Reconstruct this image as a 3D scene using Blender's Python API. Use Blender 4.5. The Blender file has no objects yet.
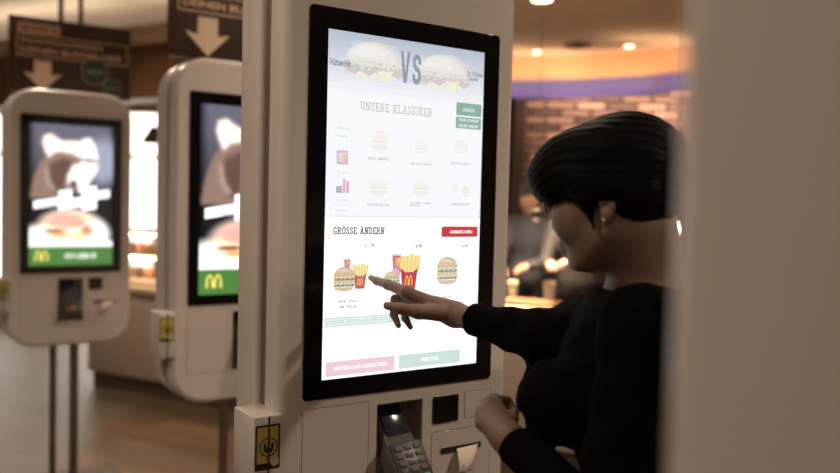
import bpy, bmesh, math, random
import numpy as np
from mathutils import Vector, Matrix, Quaternion
random.seed(7); rng = np.random.default_rng(7)
C = bpy.context.scene.collection
FPX = 830.0
# ------------------------------------------------------------------ camera pose (level room, measured from the kiosk screen)
MW = np.array([[0.9996859, 0.0250613, 0.0], [0.0010579, -0.042198, 0.9991087], [0.0250389, -0.9987949, -0.0422112]])
CAMP = np.array([0, 0, 1.48])
def at(px, py, d):
    return MW @ (np.array([(px-420)/FPX, (py-236.5)/FPX, 1.0])*d) + CAMP
YAW = math.radians(34.478)
A = np.array([math.cos(YAW), math.sin(YAW), 0]); B = np.array([-math.sin(YAW), math.cos(YAW), 0])   # along the screen, into the kiosk
O = np.array([-0.1917, 1.6545, 1.8163])       # top left corner of the lit area of the kiosk in use
def face(px, py):                             # point of the screen plane seen at a pixel, metres from the lit corner
    d = at(px, py, 1.0)-CAMP
    t = ((O-CAMP) @ B)/(d @ B); p = CAMP+d*t-O
    return p @ A, p[2]

# ------------------------------------------------------------------ helpers
def tag(o, label=None, cat=None, group=None, kind=None):
    if label: o['label'] = label
    if cat: o['category'] = cat
    if group: o['group'] = group
    if kind: o['kind'] = kind
    return o
def empty(name, loc, rz=0, label=None, cat=None, group=None):
    o = bpy.data.objects.new(name, None); C.objects.link(o)
    o.location = loc; o.rotation_euler = (0, 0, rz); o.empty_display_size = .1
    return tag(o, label, cat, group)
class MB:
    def __init__(s): s.v = []; s.f = []; s.m = []
    def add(s, vs, fs, mi=0):
        n = len(s.v); s.v += [tuple(map(float, v)) for v in vs]
        s.f += [tuple(i+n for i in f) for f in fs]; s.m += [mi]*len(fs)
        return s
    def box(s, lo, hi, bev=0, mi=0, seg=2, M=None):
        bm = bmesh.new(); bmesh.ops.create_cube(bm, size=1)
        for v in bm.verts:
            v.co = Vector([lo[i]+(v.co[i]+.5)*(hi[i]-lo[i]) for i in range(3)])
        if bev: bmesh.ops.bevel(bm, geom=bm.edges[:], offset=bev, segments=seg, profile=.5, affect='EDGES')
        return s.bm(bm, mi, M)
    def bm(s, bm, mi=0, M=None):
        bm.verts.index_update()
        vs = [(M @ v.co if M is not None else v.co)[:] for v in bm.verts]
        s.add(vs, [[v.index for v in f.verts] for f in bm.faces], mi); bm.free(); return s
    def cyl(s, p0, p1, r0, r1=None, n=20, mi=0, cap=True):
        r1 = r0 if r1 is None else r1
        p0 = Vector(p0); p1 = Vector(p1); d = (p1-p0).normalized()
        a = d.orthogonal().normalized(); b = d.cross(a)
        vs = []
        for p, r in ((p0, r0), (p1, r1)):
            vs += [(p+(a*math.cos(t)+b*math.sin(t))*r)[:] for t in [2*math.pi*k/n for k in range(n)]]
        fs = [(k, (k+1) % n, n+(k+1) % n, n+k) for k in range(n)]
        if cap: fs += [tuple(range(n))[::-1], tuple(range(n, 2*n))]
        return s.add(vs, fs, mi)
    def lathe(s, prof, c=(0, 0, 0), n=24, mi=0):
        vs = [(c[0]+r*math.cos(2*math.pi*k/n), c[1]+r*math.sin(2*math.pi*k/n), c[2]+z) for r, z in prof for k in range(n)]
        fs = [(i*n+k, i*n+(k+1) % n, (i+1)*n+(k+1) % n, (i+1)*n+k) for i in range(len(prof)-1) for k in range(n)]
        return s.add(vs, fs, mi)
    def rings(s, rings, mi=0, caps=True):
        n = len(rings[0]); vs = [p for r in rings for p in r]
        fs = [(i*n+k, i*n+(k+1) % n, (i+1)*n+(k+1) % n, (i+1)*n+k) for i in range(len(rings)-1) for k in range(n)]
        if caps: fs += [tuple(range(n))[::-1], tuple(range((len(rings)-1)*n, len(rings)*n))]
        return s.add(vs, fs, mi)
    def build(s, name, mats, parent=None, smooth=True, ang=35, off=None):
        me = bpy.data.meshes.new(name)
        vs = s.v if off is None else [(x-off[0], y-off[1], z-off[2]) for x, y, z in s.v]
        me.from_pydata(vs, [], s.f)
        if not isinstance(mats, (list, tuple)): mats = [mats]
        for m in mats: me.materials.append(m)
        me.polygons.foreach_set('material_index', s.m)
        bm = bmesh.new(); bm.from_mesh(me); bmesh.ops.recalc_face_normals(bm, faces=bm.faces); bm.to_mesh(me); bm.free()
        if smooth:
            me.polygons.foreach_set('use_smooth', [True]*len(me.polygons))
            try: me.set_sharp_from_angle(angle=math.radians(ang))
            except Exception: pass
        o = bpy.data.objects.new(name, me); C.objects.link(o)
        if parent: o.parent = parent
        return o
def rrect(x0, z0, x1, z1, r, n=10):
    pts = []
    for cx, cz, a0 in ((x1-r, z1-r, 0), (x0+r, z1-r, 90), (x0+r, z0+r, 180), (x1-r, z0+r, 270)):
        pts += [(cx+r*math.cos(math.radians(a0+90*k/n)), cz+r*math.sin(math.radians(a0+90*k/n))) for k in range(n+1)]
    return pts
def slab(mb, x0, z0, x1, z1, r, y0, y1, fil, mi=0, fil2=None):   # rounded plate in the xz plane from depth y0 (front) to y1, with filleted rims
    fil2 = fil if fil2 is None else fil2
    R = []
    def ring(ins, y):
        R.append([(x, y, z) for x, z in rrect(x0+ins, z0+ins, x1-ins, z1-ins, max(r-ins, .0005))])
    K = 5
    if fil: ring(fil+.0012, y0)
    else: ring(.0012, y0)
    if fil:
        for k in range(K+1):
            a = math.pi/2*k/K; ring(fil*(1-math.sin(a)), y0+fil*(1-math.cos(a)))
    else: ring(0, y0)
    if fil2:
        for k in range(K+1):
            a = math.pi/2*k/K; ring(fil2*(1-math.cos(a)), y1-fil2*(1-math.sin(a)))
    else: ring(0, y1)
    ring((fil2 or 0)+.0012, y1)
    return mb.rings(R, mi)
def copy_tree(o, parent=None):
    c = o.copy(); C.objects.link(c); c.parent = parent
    for ch in o.children: copy_tree(ch, c)
    return c

# ------------------------------------------------------------------ materials
def new_mat(name):
    m = bpy.data.materials.new(name); m.use_nodes = True
    nt = m.node_tree; b = nt.nodes['Principled BSDF']; return m, nt, b
def lin(c): return tuple(((x/255)/12.92 if x/255 <= .04045 else ((x/255+.055)/1.055)**2.4) for x in c)
def mat(name, col, rough=.5, metal=0, var=.06, scale=8, bump=0, coat=0, spec=.5, stretch=(1, 1, 1), alpha=1, trans=0, sheen=0):
    m, nt, b = new_mat(name)
    tc = nt.nodes.new('ShaderNodeTexCoord'); mp = nt.nodes.new('ShaderNodeMapping'); mp.inputs['Scale'].default_value = stretch
    nz = nt.nodes.new('ShaderNodeTexNoise'); nz.inputs['Scale'].default_value = scale; nz.inputs['Detail'].default_value = 4
    nt.links.new(tc.outputs['Object'], mp.inputs[0]); nt.links.new(mp.outputs[0], nz.inputs['Vector'])
    rp = nt.nodes.new('ShaderNodeValToRGB')
    rp.color_ramp.elements[0].position = .3; rp.color_ramp.elements[1].position = .7
    rp.color_ramp.elements[0].color = (*[c*(1-var) for c in col], 1); rp.color_ramp.elements[1].color = (*[min(1, c*(1+var)) for c in col], 1)
    nt.links.new(nz.outputs['Fac'], rp.inputs[0]); nt.links.new(rp.outputs[0], b.inputs['Base Color'])
    b.inputs['Roughness'].default_value = rough; b.inputs['Metallic'].default_value = metal
    b.inputs['Specular IOR Level'].default_value = spec; b.inputs['Coat Weight'].default_value = coat; b.inputs['Coat Roughness'].default_value = .08
    b.inputs['Alpha'].default_value = alpha; b.inputs['Transmission Weight'].default_value = trans
    b.inputs['Sheen Weight'].default_value = sheen
    if bump:
        bp = nt.nodes.new('ShaderNodeBump'); bp.inputs['Strength'].default_value = bump; bp.inputs['Distance'].default_value = .01
        nt.links.new(nz.outputs['Fac'], bp.inputs['Height']); nt.links.new(bp.outputs[0], b.inputs['Normal'])
    return m
def emit(name, col, s=1):
    m, nt, b = new_mat(name); b.inputs['Base Color'].default_value = (0, 0, 0, 1); b.inputs['Specular IOR Level'].default_value = 0
    b.inputs['Emission Color'].default_value = (*col, 1); b.inputs['Emission Strength'].default_value = s; return m
def emit_attr(name, s=1, mul=None):
    m, nt, b = new_mat(name); b.inputs['Base Color'].default_value = (.01, .01, .01, 1); b.inputs['Roughness'].default_value = .15
    a = nt.nodes.new('ShaderNodeVertexColor'); a.layer_name = 'Col'
    nt.links.new(a.outputs['Color'], b.inputs['Emission Color']); b.inputs['Emission Strength'].default_value = s; return m
M_shell = mat('white_plastic', (.71, .665, .63), .34, var=.02, scale=3, coat=.6)
M_core = mat('grey_seam', (.15, .125, .11), .45, var=.1)
M_black = mat('black_glass', (.006, .006, .007), .12, var=.1, spec=.5)
M_panel = mat('white_panel', (.70, .65, .61), .45, var=.02, scale=3)
M_dark = mat('dark_gap', (.02, .018, .017), .6)
M_steel = mat('brushed_steel', (.30, .27, .25), .35, metal=.9, var=.1, stretch=(1, 1, .05), scale=60)
M_grey = mat('grey_plastic', (.30, .26, .235), .4, var=.05)
M_dplast = mat('dark_plastic', (.035, .035, .038), .4)
M_key = mat('key_rubber', (.04, .04, .042), .5)
M_red = mat('red_key', (.5, .03, .02), .5); M_yel = mat('yellow_key', (.6, .42, .03), .5); M_grn = mat('green_key', (.05, .3, .06), .5)
M_tscreen = mat('terminal_glass', (.03, .032, .055), .15)
M_paper = mat('receipt_paper', (.78, .66, .58), .7, var=.06, bump=.2)
M_sticker = mat('yellow_sticker', (.42, .36, .10), .5, var=.06)
M_wood = mat('brown_wood', (.26, .145, .075), .45, var=.35, scale=5, stretch=(1, 1, .12), bump=.1)
M_cream = mat('cream_paint', (.62, .50, .36), .6, var=.03)
M_counter = mat('counter_front', (.44, .355, .29), .5, var=.05, scale=2)
M_ctop = mat('counter_top', (.62, .50, .38), .35, var=.06, scale=6)
M_skirt = mat('dark_plinth', (.07, .05, .035), .5)
M_skin = mat('skin', (.23, .15, .112), .6, var=.07, scale=30, bump=.03)
M_skinl = mat('skin_staff', (.60, .36, .26), .5, var=.06, scale=20)
M_hair = mat('black_hair', (.0045, .0035, .003), .6, var=.5, scale=60, stretch=(.25, .25, 1), bump=.45, spec=.05)
M_hairb = mat('brown_hair', (.035, .02, .012), .45, var=.4, scale=60, stretch=(1, .2, 1), bump=.3)
M_knit = mat('black_knit', (.0028, .0025, .0024), .95, var=.3, scale=220, bump=.25, sheen=.0, spec=.04)
M_trous = mat('dark_denim', (.012, .013, .02), .8, var=.2, scale=90)
M_shoe = mat('black_leather', (.012, .011, .01), .35)
M_gold = mat('silver_metal', (.8, .75, .7), .2, metal=1)
M_glassf = mat('clear_frame', (.45, .38, .33), .2, spec=.8)

# ------------------------------------------------------------------ text and drawn marks (all on flat screens and signs)
_tc = {}
def text_geo(t, bold=0):
    if (t, bold) in _tc: return _tc[(t, bold)]
    cu = bpy.data.curves.new('t', 'FONT'); cu.body = t; cu.align_x = 'LEFT'; cu.resolution_u = 3; cu.offset = bold; cu.space_line = .9
    o = bpy.data.objects.new('t', cu); C.objects.link(o)
    bpy.context.view_layer.update()
    me = bpy.data.meshes.new_from_object(o.evaluated_get(bpy.context.evaluated_depsgraph_get()))
    vs = [(v.co.x, v.co.y) for v in me.vertices]; fs = [tuple(p.vertices) for p in me.polygons]
    bpy.data.objects.remove(o); bpy.data.curves.remove(cu); bpy.data.meshes.remove(me)
    _tc[(t, bold)] = (vs, fs); return vs, fs
SL = {  # slab letters: width, strokes, serif points (x, y, half length)
 'U': (4, [[(.8, 6), (.8, 1.4), (1.5, .3), (2.5, .3), (3.2, 1.4), (3.2, 6)]], [(.8, 6, .9), (3.2, 6, .9)]),
 'N': (4.4, [[(.8, 0), (.8, 6)], [(.8, 6), (3.6, 0)], [(3.6, 0), (3.6, 6)]], [(.8, 0, .9), (.8, 6, .7), (3.6, 6, .9)]),
 'S': (3.6, [[(3.1, 4.6), (3.0, 5.5), (2.3, 5.9), (1.2, 5.9), (.6, 5.1), (.7, 3.9), (1.3, 3.3), (2.4, 2.8), (3.1, 2.0), (3.0, .8), (2.3, .1), (1.2, .1), (.6, .6), (.5, 1.4)]], []),
 'E': (3.6, [[(.8, 0), (.8, 6)], [(.3, 6), (3.3, 6), (3.3, 4.8)], [(.8, 3.1), (2.5, 3.1)], [(.3, 0), (3.4, 0), (3.4, 1.3)]], []),
 'R': (4.2, [[(.8, 0), (.8, 6)], [(.3, 6), (2.6, 6), (3.3, 5.3), (3.3, 3.9), (2.6, 3.1), (.8, 3.1)], [(2.2, 3.1), (3.5, 0)]], [(.8, 0, .9), (3.6, 0, .6)]),
 'K': (4.2, [[(.8, 0), (.8, 6)], [(3.4, 6), (.9, 2.6)], [(1.6, 3.5), (3.5, 0)]], [(.8, 0, .9), (.8, 6, .9), (3.4, 6, .7), (3.5, 0, .7)]),
 'L': (3.4, [[(.8, 0), (.8, 6)], [(.2, 0), (3.1, 0), (3.1, 1.5)]], [(.8, 6, .9)]),
 'A': (4.4, [[(.7, 0), (2.0, 6), (2.4, 6), (3.7, 0)], [(1.1, 2), (3.3, 2)]], [(.7, 0, .8), (3.7, 0, .8)]),
 'I': (2.2, [[(1.1, 0), (1.1, 6)]], [(1.1, 0, .9), (1.1, 6, .9)]),
 'G': (4, [[(3.4, 4.6), (3.2, 5.5), (2.4, 6), (1.4, 5.8), (.7, 4.6), (.6, 3), (.7, 1.4), (1.4, .2), (2.4, 0), (3.3, .6), (3.4, 2.6), (2.2, 2.6)]], []),
 'D': (4.2, [[(.8, 0), (.8, 6)], [(.2, 6), (2.4, 6), (3.4, 5), (3.6, 3), (3.4, 1), (2.4, 0), (.2, 0)]], []),
 'O': (4.2, [[(2.1, 6), (1.1, 5.6), (.6, 4.4), (.5, 3), (.6, 1.6), (1.1, .4), (2.1, 0), (3.1, .4), (3.6, 1.6), (3.7, 3), (3.6, 4.4), (3.1, 5.6), (2.1, 6)]], []),
 ' ': (2.4, [], [])}
def slab_geo(t, th=.75):
    vs = []; fs = []; x = 0
    def seg(p, q):
        d = math.hypot(q[0]-p[0], q[1]-p[1]); ux, uy = (q[0]-p[0])/d, (q[1]-p[1])/d; w = th/2
        p = (p[0]-ux*w*.6, p[1]-uy*w*.6); q = (q[0]+ux*w*.6, q[1]+uy*w*.6); n = len(vs)
        vs.extend([(x+p[0]-uy*w, p[1]+ux*w), (x+p[0]+uy*w, p[1]-ux*w), (x+q[0]+uy*w, q[1]-ux*w), (x+q[0]-uy*w, q[1]+ux*w)])
        fs.append((n, n+1, n+2, n+3))
    for ch in t:
        k = {'Ö': 'O', 'Ä': 'A', 'ß': 'S'}.get(ch, ch); w, st, se = SL[k]
        for pl in st:
            for p, q in zip(pl, pl[1:]): seg(p, q)
        for sx, sy, h in se: seg((sx-h, sy), (sx+h, sy))
        if ch in 'ÖÄ':
            for dx in (-.8, .8): seg((w/2+dx-.2, 7.3), (w/2+dx+.2, 7.3))
        x += w+.7
    return vs, fs
class Art:      # drawing on a vertical plane: x right, z up, y = small steps towards the viewer for later strokes
    def __init__(s, y0=0): s.mb = MB(); s.k = 0; s.y0 = y0; s.col = []
    def _y(s): s.k += 1; return s.y0 - .00001*s.k
    def poly(s, pts, c, y=None):
        y = s._y() if y is None else y
        s.mb.add([(x, y, z) for x, z in pts], [tuple(range(len(pts)))]); s.col.append(c)
    def rect(s, x0, z0, x1, z1, c, r=0):
        s.poly(rrect(min(x0, x1), min(z0, z1), max(x0, x1), max(z0, z1), r, 4) if r else [(x0, z0), (x1, z0), (x1, z1), (x0, z1)], c)
    def ell(s, x, z, a, b, c, lo=0, hi=360, n=20):
        s.poly([(x+a*math.cos(math.radians(lo+(hi-lo)*k/n)), z+b*math.sin(math.radians(lo+(hi-lo)*k/n))) for k in range(n+1 if hi-lo < 360 else n)], c)
    def frame(s, x0, z0, x1, z1, t, c):
        for a in ((x0, z0, x1, z0+t), (x0, z1-t, x1, z1), (x0, z0, x0+t, z1), (x1-t, z0, x1, z1)): s.rect(*a, c)
    def geo(s, g, x0, z0, x1, z1, c):
        vs, fs = g; y = s._y()
        xs = [v[0] for v in vs]; zs = [v[1] for v in vs]; a, b, e, f = min(xs), max(xs), min(zs), max(zs)
        s.mb.add([(x0+(x-a)/(b-a)*(x1-x0), y, z0+(z-e)/(f-e)*(z1-z0)) for x, z in vs], fs); s.col += [c]*len(fs)
    def text(s, t, x0, z0, x1, z1, c, bold=.0, dbl=0):
        for k in range(2 if dbl else 1): s.geo(text_geo(t, bold), x0+k*dbl, z0+k*dbl*.5, x1+k*dbl, z1+k*dbl*.5, c)
    def slabtext(s, t, x0, z0, x1, z1, c, th=.75): s.geo(slab_geo(t, th), x0, z0, x1, z1, c)
    def arches(s, x, z, w, h, c):
        y = s._y()
        for sg in (-1, 1):
            out = []; inn = []
            for k in range(15):
                t = k/14; a = math.pi*t
                out.append((x+sg*w/4+.25*w*math.cos(a), z+h*(math.sin(a)**.75)))
                inn.append((x+sg*w/4+.115*w*math.cos(a), z+h*.86*(math.sin(a)**.70)))
            n = len(out); vs = [(p[0], y, p[1]) for p in out+inn]
            s.mb.add(vs, [(k, k+1, n+k+1, n+k) for k in range(n-1)]); s.col += [c]*(n-1)
    def burger(s, x, z, w, h, fade, double=True):   # fade 0 = full colour, 1 = white
        f = lambda c: tuple(1-(1-(v*.75+.25*sum(lin(c))/3))*(1-fade) for v in lin(c))
        s.ell(x, z-.5*h+.17*h, w*.46, h*.17, f((214, 168, 96)), 180, 360)
        lv = [-.30, -.04] if double else [-.2]
        for i, q in enumerate(lv):
            s.rect(x-w*.47, z+q*h-.01*h, x+w*.47, z+(q+.10)*h, f((94, 60, 40)), r=.03*h)
            s.poly([(x-w*.48, z+(q+.10)*h)]+[(x+w*(-.48+.96*k/9), z+(q+(.03 if k % 2 else .12))*h) for k in range(10)]+[(x+w*.48, z+(q+.17)*h), (x-w*.48, z+(q+.17)*h)], f((233, 205, 70)))
            s.poly([(x-w*.5, z+(q+.15)*h)]+[(x+w*(-.5+k/11), z+(q+(.13 if k % 2 else .19))*h) for k in range(12)]+[(x+w*.5, z+(q+.22)*h), (x-w*.5, z+(q+.22)*h)], f((130, 160, 60)))
            if double and i == 0: s.rect(x-w*.44, z+(q+.18)*h, x+w*.44, z+(q+.25)*h, f((222, 178, 110)), r=.02*h)
        zt = z+(lv[-1]+.2)*h
        s.ell(x, zt, w*.47, z+.5*h-zt, f((216, 160, 88)), 0, 180)
        s.ell(x-.05*w, zt+.14*h, w*.3, .12*h, f((236, 190, 124)), 0, 180)
        for k in range(9): s.ell(x+w*rng.uniform(-.3, .3), zt+h*rng.uniform(.05, .22), w*.018, h*.012, f((250, 236, 200)), n=6)
    def fries(s, x, z, w, h, fade):
        f = lambda c: tuple(1-(1-v)*(1-fade) for v in lin(c))
        for k in range(11):
            t = (k/10-.5); dx = t*w*1.0; top = z+h*(.50-.12*abs(t)+rng.uniform(-.05, .04)); bw = w*.05
            s.poly([(x+dx*.8-bw, z), (x+dx*.8+bw, z), (x+dx*1.08+bw, top), (x+dx*1.08-bw, top)], f((250, 230, 150) if k % 2 else (238, 208, 112)))
        s.poly([(x-.34*w, z-.5*h), (x+.30*w, z-.5*h), (x+.44*w, z+.12*h), (x+.2*w, z+.0*h), (x-.2*w, z+.0*h), (x-.46*w, z+.12*h)], f((188, 24, 58)))
        s.arches(x-.02*w, z-.36*h, .40*w, .28*h, f((252, 196, 40)))
    def cup(s, x, z, w, h, fade):
        f = lambda c: tuple(1-(1-v)*(1-fade) for v in lin(c))
        s.poly([(x-.36*w, z-.5*h), (x+.36*w, z-.5*h), (x+.5*w, z+.42*h), (x-.5*w, z+.42*h)], f((190, 26, 44)))
        s.rect(x-.52*w, z+.40*h, x+.52*w, z+.5*h, f((235, 225, 225)))
        s.arches(x+.08*w, z-.1*h, .5*w, .4*h, f((252, 196, 40)))
    def build(s, name, m, parent):
        o = s.mb.build(name, m, parent, smooth=False)
        me = o.data; ca = me.color_attributes.new('Col', 'FLOAT_COLOR', 'CORNER')
        buf = []
        for p, c in zip(me.polygons, s.col): buf += [(*c[:3], 1)]*p.loop_total
        ca.data.foreach_set('color', np.array(buf, dtype=np.float32).ravel()); return o

def smooth01(x): x = np.clip(x, 0, 1); return x*x*(3-2*x)
def paint_grid(x0, z0, x1, z1, nx, nz, y, fn):   # a picture given by a colour function on a fine grid
    mb = MB(); X = np.linspace(0, 1, nx+1); T = np.linspace(0, 1, nz+1)
    vs = [(x0+(x1-x0)*s, y, z1+(z0-z1)*t) for t in T for s in X]
    fs = [(j*(nx+1)+i, j*(nx+1)+i+1, (j+1)*(nx+1)+i+1, (j+1)*(nx+1)+i) for j in range(nz) for i in range(nx)]
    mb.add(vs, fs); S, TT = np.meshgrid((np.arange(nx)+.5)/nx, (np.arange(nz)+.5)/nz)
    return mb, fn(S, TT).reshape(-1, 3)

# ------------------------------------------------------------------ the kiosk's two screen pictures (local: x along, z height, y = 0 glass)
XC = .197; ZT = 1.8163
def q(px, py):
    u, v = face(px, py); return u-XC, ZT+v
def main_display(parent, mat_):
    a = Art(0.0); L = lambda *c: lin(c)
    W1 = (1.25, 1.25, 1.25); W0 = (.93, .945, .985)
    x0, x1, z1, z0 = -XC, .1965, ZT, ZT-.70
    zs = q(400, 217)[1]
    # lower white order area and upper faded menu area
    a.rect(x0, z0, x1, zs, W1)
    a.rect(x0, zs, x1, z1, W0)
    # header banner : soft blue grey gradient strips
    zb = q(328, 85)[1]
    for k in range(16):
        t = k/15; c = tuple(L(*[int(p+(r-p)*t) for p, r in zip((186, 194, 208), (241, 243, 249))]))
        a.rect(x0, z1-(z1-zb)*(k+1)/16, x1, z1-(z1-zb)*k/16, c)
    for k in range(46):
        t = rng.uniform(.08, .8); bx = rng.uniform(x0+.04, x1-.045); w_ = rng.uniform(.012, .032)
        a.ell(bx, z1-(z1-zb)*t*.9-.012, w_, rng.uniform(.004, .009), L(*[int(v+t*26+rng.uniform(-5, 7)) for v in (202, 208, 220)]), n=14)
    zb2 = zb
    for k in range(12):
        t = k/11; a.rect(x0, zb2-.0012*(k+1), x1, zb2-.0012*k, tuple(v*(.93+.07*t) for v in W0))
    for (px, py, w, h, sd) in ((374, 62, .150, .084, 1), (443, 73, .146, .082, 2)):
        a.k = 70; bx, bz = q(px, py); g = np.random.default_rng(sd)
        X = lambda t: bx+t*w; Zz = lambda t: bz+t*h
        a.ell(bx, Zz(-.26), w*.40, h*.20, L(240, 236, 224), 180, 360)
        a.poly([(X(-.47), Zz(-.10))]+[(X(-.47+.94*k/12), Zz(-.26-.05*(k % 3))) for k in range(13)]+[(X(.47), Zz(-.10))], L(212, 203, 203))
        a.poly([(X(.02), Zz(-.2)), (X(.30), Zz(-.2)), (X(.18), Zz(-.48)), (X(.12), Zz(-.40))], L(244, 240, 214))
        a.poly([(X(-.50), Zz(-.02))]+[(X(-.50+k/14), Zz(-.14+.05*(k % 2))) for k in range(15)]+[(X(.50), Zz(-.02))], L(226, 230, 216))
        a.ell(bx, Zz(-.05), w*.46, h*.52, L(228, 222, 216), 0, 180, 28)
        a.ell(X(-.04), Zz(.0), w*.40, h*.42, L(236, 231, 226), 0, 180, 28)
        a.ell(X(-.10), Zz(.10), w*.26, h*.26, L(241, 237, 233), 0, 180, 24)
        for k in range(34): a.ell(X(g.uniform(-.44, .44)), Zz(g.uniform(-.20, -.02)), w*g.uniform(.012, .035), h*g.uniform(.015, .035), L(*((214, 222, 200), (234, 226, 214), (206, 198, 196), (240, 238, 230))[k % 4]), n=8)
        for k in range(26): a.ell(X(g.uniform(-.34, .30)), Zz(g.uniform(.08, .36)), w*.008, h*.012, L(246, 243, 238), n=6)
    a.k = 150
    vs_c = L(150, 155, 168)
    u0, v0 = q(399, 82.5); u1, v1 = q(409.5, 52.5); w_ = u1-u0
    a.poly([(u0, v1), (u0+.30*w_, v1), (u0+.52*w_, v0+.3*(v1-v0)), (u0+.70*w_, v1), (u1, v1), (u0+.66*w_, v0), (u0+.34*w_, v0)], vs_c)
    u0, v0 = q(411, 84.5); u1, v1 = q(420.5, 55); a.geo(slab_geo('S', 1.25), u0, v0, u1, v1, vs_c)
    u0, v0 = q(329, 65); u1, v1 = q(350, 61.5); a.text('HüttenHit', u0, v0, u1, v1+.002, L(140, 146, 158), .03)
    u0, v0 = q(466, 76); u1, v1 = q(482, 73); a.text('Sr. Chicken', u0, v0, u1, v1, L(150, 154, 164), .03)
    u0, v0 = q(466, 80.5); u1, v1 = q(477, 77.5); a.text('Classic', u0, v0, u1, v1, L(150, 154, 164), .03)
    u0, v0 = q(359, 109.5); u1, v1 = q(431.5, 107.5)
    a.slabtext('UNSERE KLASSIKER', u0, v0-.001, u1, v0+.0165, L(172, 178, 180), .6)
    for (p0, p1, rows) in (((455, 115), (480.5, 105), ['ZURÜCK']), ((454.5, 128), (480, 119), ['ZUR KASSE', 'ODER MEHR'])):
        u0, v0 = q(*p0); u1, v1 = q(*p1); a.rect(u0, v0, u1, v1, L(142, 178, 160), r=.003)
        n = len(rows)
        for i, r in enumerate(rows):
            zz = v1-(v1-v0)*(i+.5)/n; hh = (v1-v0)*(.17 if n == 1 else .13); wd = (u1-u0)*(.25 if n == 1 else .40)
            a.text(r, (u0+u1)/2-wd, zz-hh, (u0+u1)/2+wd, zz+hh, L(235, 242, 240), .03)
    a.k = 40
    # left category column
    cl = L(205, 208, 216)
    for k, (px, py) in enumerate(((343, 128), (342, 136), (342.5, 172.5), (342, 200))):
        x, z = q(px, py); a.text(['Menüs', 'Neu', 'Burger', 'Getränke'][k], x-.014, z-.0025, x+.012, z+.0025, cl)
    u0, v0 = q(336, 164); u1, v1 = q(347.5, 151); a.rect(u0, v0, u1, v1, L(228, 198, 214), r=.001)
    a.frame(u0, v0, u1, v1, .0016, L(200, 160, 185)); a.burger((u0+u1)/2-.004, (v0+v1)/2, .016, .016, .55); a.cup((u0+u1)/2+.008, (v0+v1)/2, .008, .018, .5)
    x, z = q(342, 186)
    for dx, h, c in ((-.012, .013, (170, 172, 178)), (-.005, .014, (176, 170, 180)), (.003, .028, (226, 186, 200)), (.011, .024, (228, 176, 186))):
        a.rect(x+dx-.003, z-.014, x+dx+.003, z-.014+h, L(*c)); 
    x, z = q(340, 210); a.text('Snacks', x-.012, z-.002, x+.012, z+.002, cl); a.frame(x-.022, z-.012, x+.03, z+.012, .0008, L(228, 231, 238))
    xl = q(350, 160)[0]; a.rect(xl, q(350, 216)[1], xl+.0008, q(350, 118)[1], L(232, 235, 241))
    # six faded menu burgers
    T = ('BIG MAC', 'BIG TASTY BACON', 'FILET-O-FISH', 'CHICKEN DELUXE', 'DOUBLE CHEESE\nBURGER', 'CHEESEBURGER')
    for k, (px, py, w, h, d) in enumerate(((378.5, 141, .040, .042, True), (421, 147, .042, .026, False), (460, 147, .042, .030, False), (377.5, 187, .046, .038, True), (420, 188, .046, .034, True), (454, 187.5, .022, .020, False))):
        a.k = 60; x, z = q(px, py); a.burger(x, z, w, h, .80, d)
        if k == 5: x2, z2 = q(464.5, 191); a.burger(x2, z2, .024, .024, .74, False); x += .014
        z -= .037; a.text(T[k], x-.027, z-.0025, x+.027, z+.003 if k != 4 else z+.007, L(196, 199, 205), .03)
    a.k = 40
    # section line
    a.rect(x0, zs-.0012, x1, zs+.0012, L(225, 228, 238))
    u0, v0 = q(332.5, 234.5); u1, _ = q(384, 232); a.slabtext('GRÖSSE ÄNDERN', u0, v0, u1, v0+.018, L(84, 96, 92), 1.15)
    u0, v0 = q(440.5, 237); u1, v1 = q(477, 226.5); a.rect(u0, v0, u1, v1, L(200, 66, 68), r=.004)
    a.text('ABBRECHEN', u0+.022, v0+.008, u1-.016, v1-.0085, (1, .95, .95), .04)
    for (p, t) in (((364.5, 248), '11,79'), ((413, 248), '13,49'), ((461.5, 248), '6,39')):
        x, z = q(*p); a.text(t, x, z, x+(.021 if len(t) > 4 else .015), z+.0080, L(110, 112, 120), .0, .0007)
    a.k = 50; x, z = q(346.5, 263.5); a.cup(x, z, .016, .020, .25)
    x, z = q(359.5, 276); a.fries(x, z, .034, .052, .12)
    x, z = q(343.5, 279); a.burger(x, z, .050, .050, .22)
    a.k = 50; x, z = q(396, 264); a.cup(x, z, .024, .046, .2); a.ell(x-.002, z-.018, .009, .011, L(214, 176, 220))
    x, z = q(408.5, 272); a.fries(x, z, .050, .078, .05)
    x, z = q(391, 281); a.burger(x, z, .042, .042, .22)
    a.k = 50; x, z = q(446.5, 270.5); a.burger(x, z, .058, .062, .28)
    for (p, t) in (((337, 303), 'MENÜ SMALL'), ((339.5, 308.5), 'BIG MAC®'), ((389, 302), 'MENÜ GROSS'), ((436, 299), 'BIG MAC®')):
        x, z = q(*p); a.text(t, x, z, x+.0045*len(t)*1.05, z+.0068, L(158, 160, 170), .0, .0006)
    a.k = 30
    # order bar
    u0, v0 = q(323.5, 327.5); u1 = .170; v1 = v0+.019
    a.rect(u0, v0, u1, v1, L(206, 228, 220)); a.rect(u0+.004, v0+.004, u0+.05, v1-.004, L(236, 246, 242))
    for s0, s1, t in ((.006, .046, 'DEINE'), (.056, .15, 'BESTELLUNG - HIER ESSEN'), (.165, .20, '1 MENÜ'), (.215, .32, 'SUMME')):
        a.rect(u0+s0-.003, v0+.0035, u0+s1+.003, v1-.0035, L(238, 247, 243)); a.text(t, u0+s0, v0+.006, u0+s1, v1-.006, L(176, 204, 196))
    u0, v0 = q(328, 338.5); a.frame(u0, v0, u0+.128, v0+.014, .0007, L(244, 226, 230)); a.text('1 MAXI MENÜ BIG MAC 11,79 EUR', u0+.012, v0+.005, u0+.115, v0+.009, L(238, 208, 216))
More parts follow.
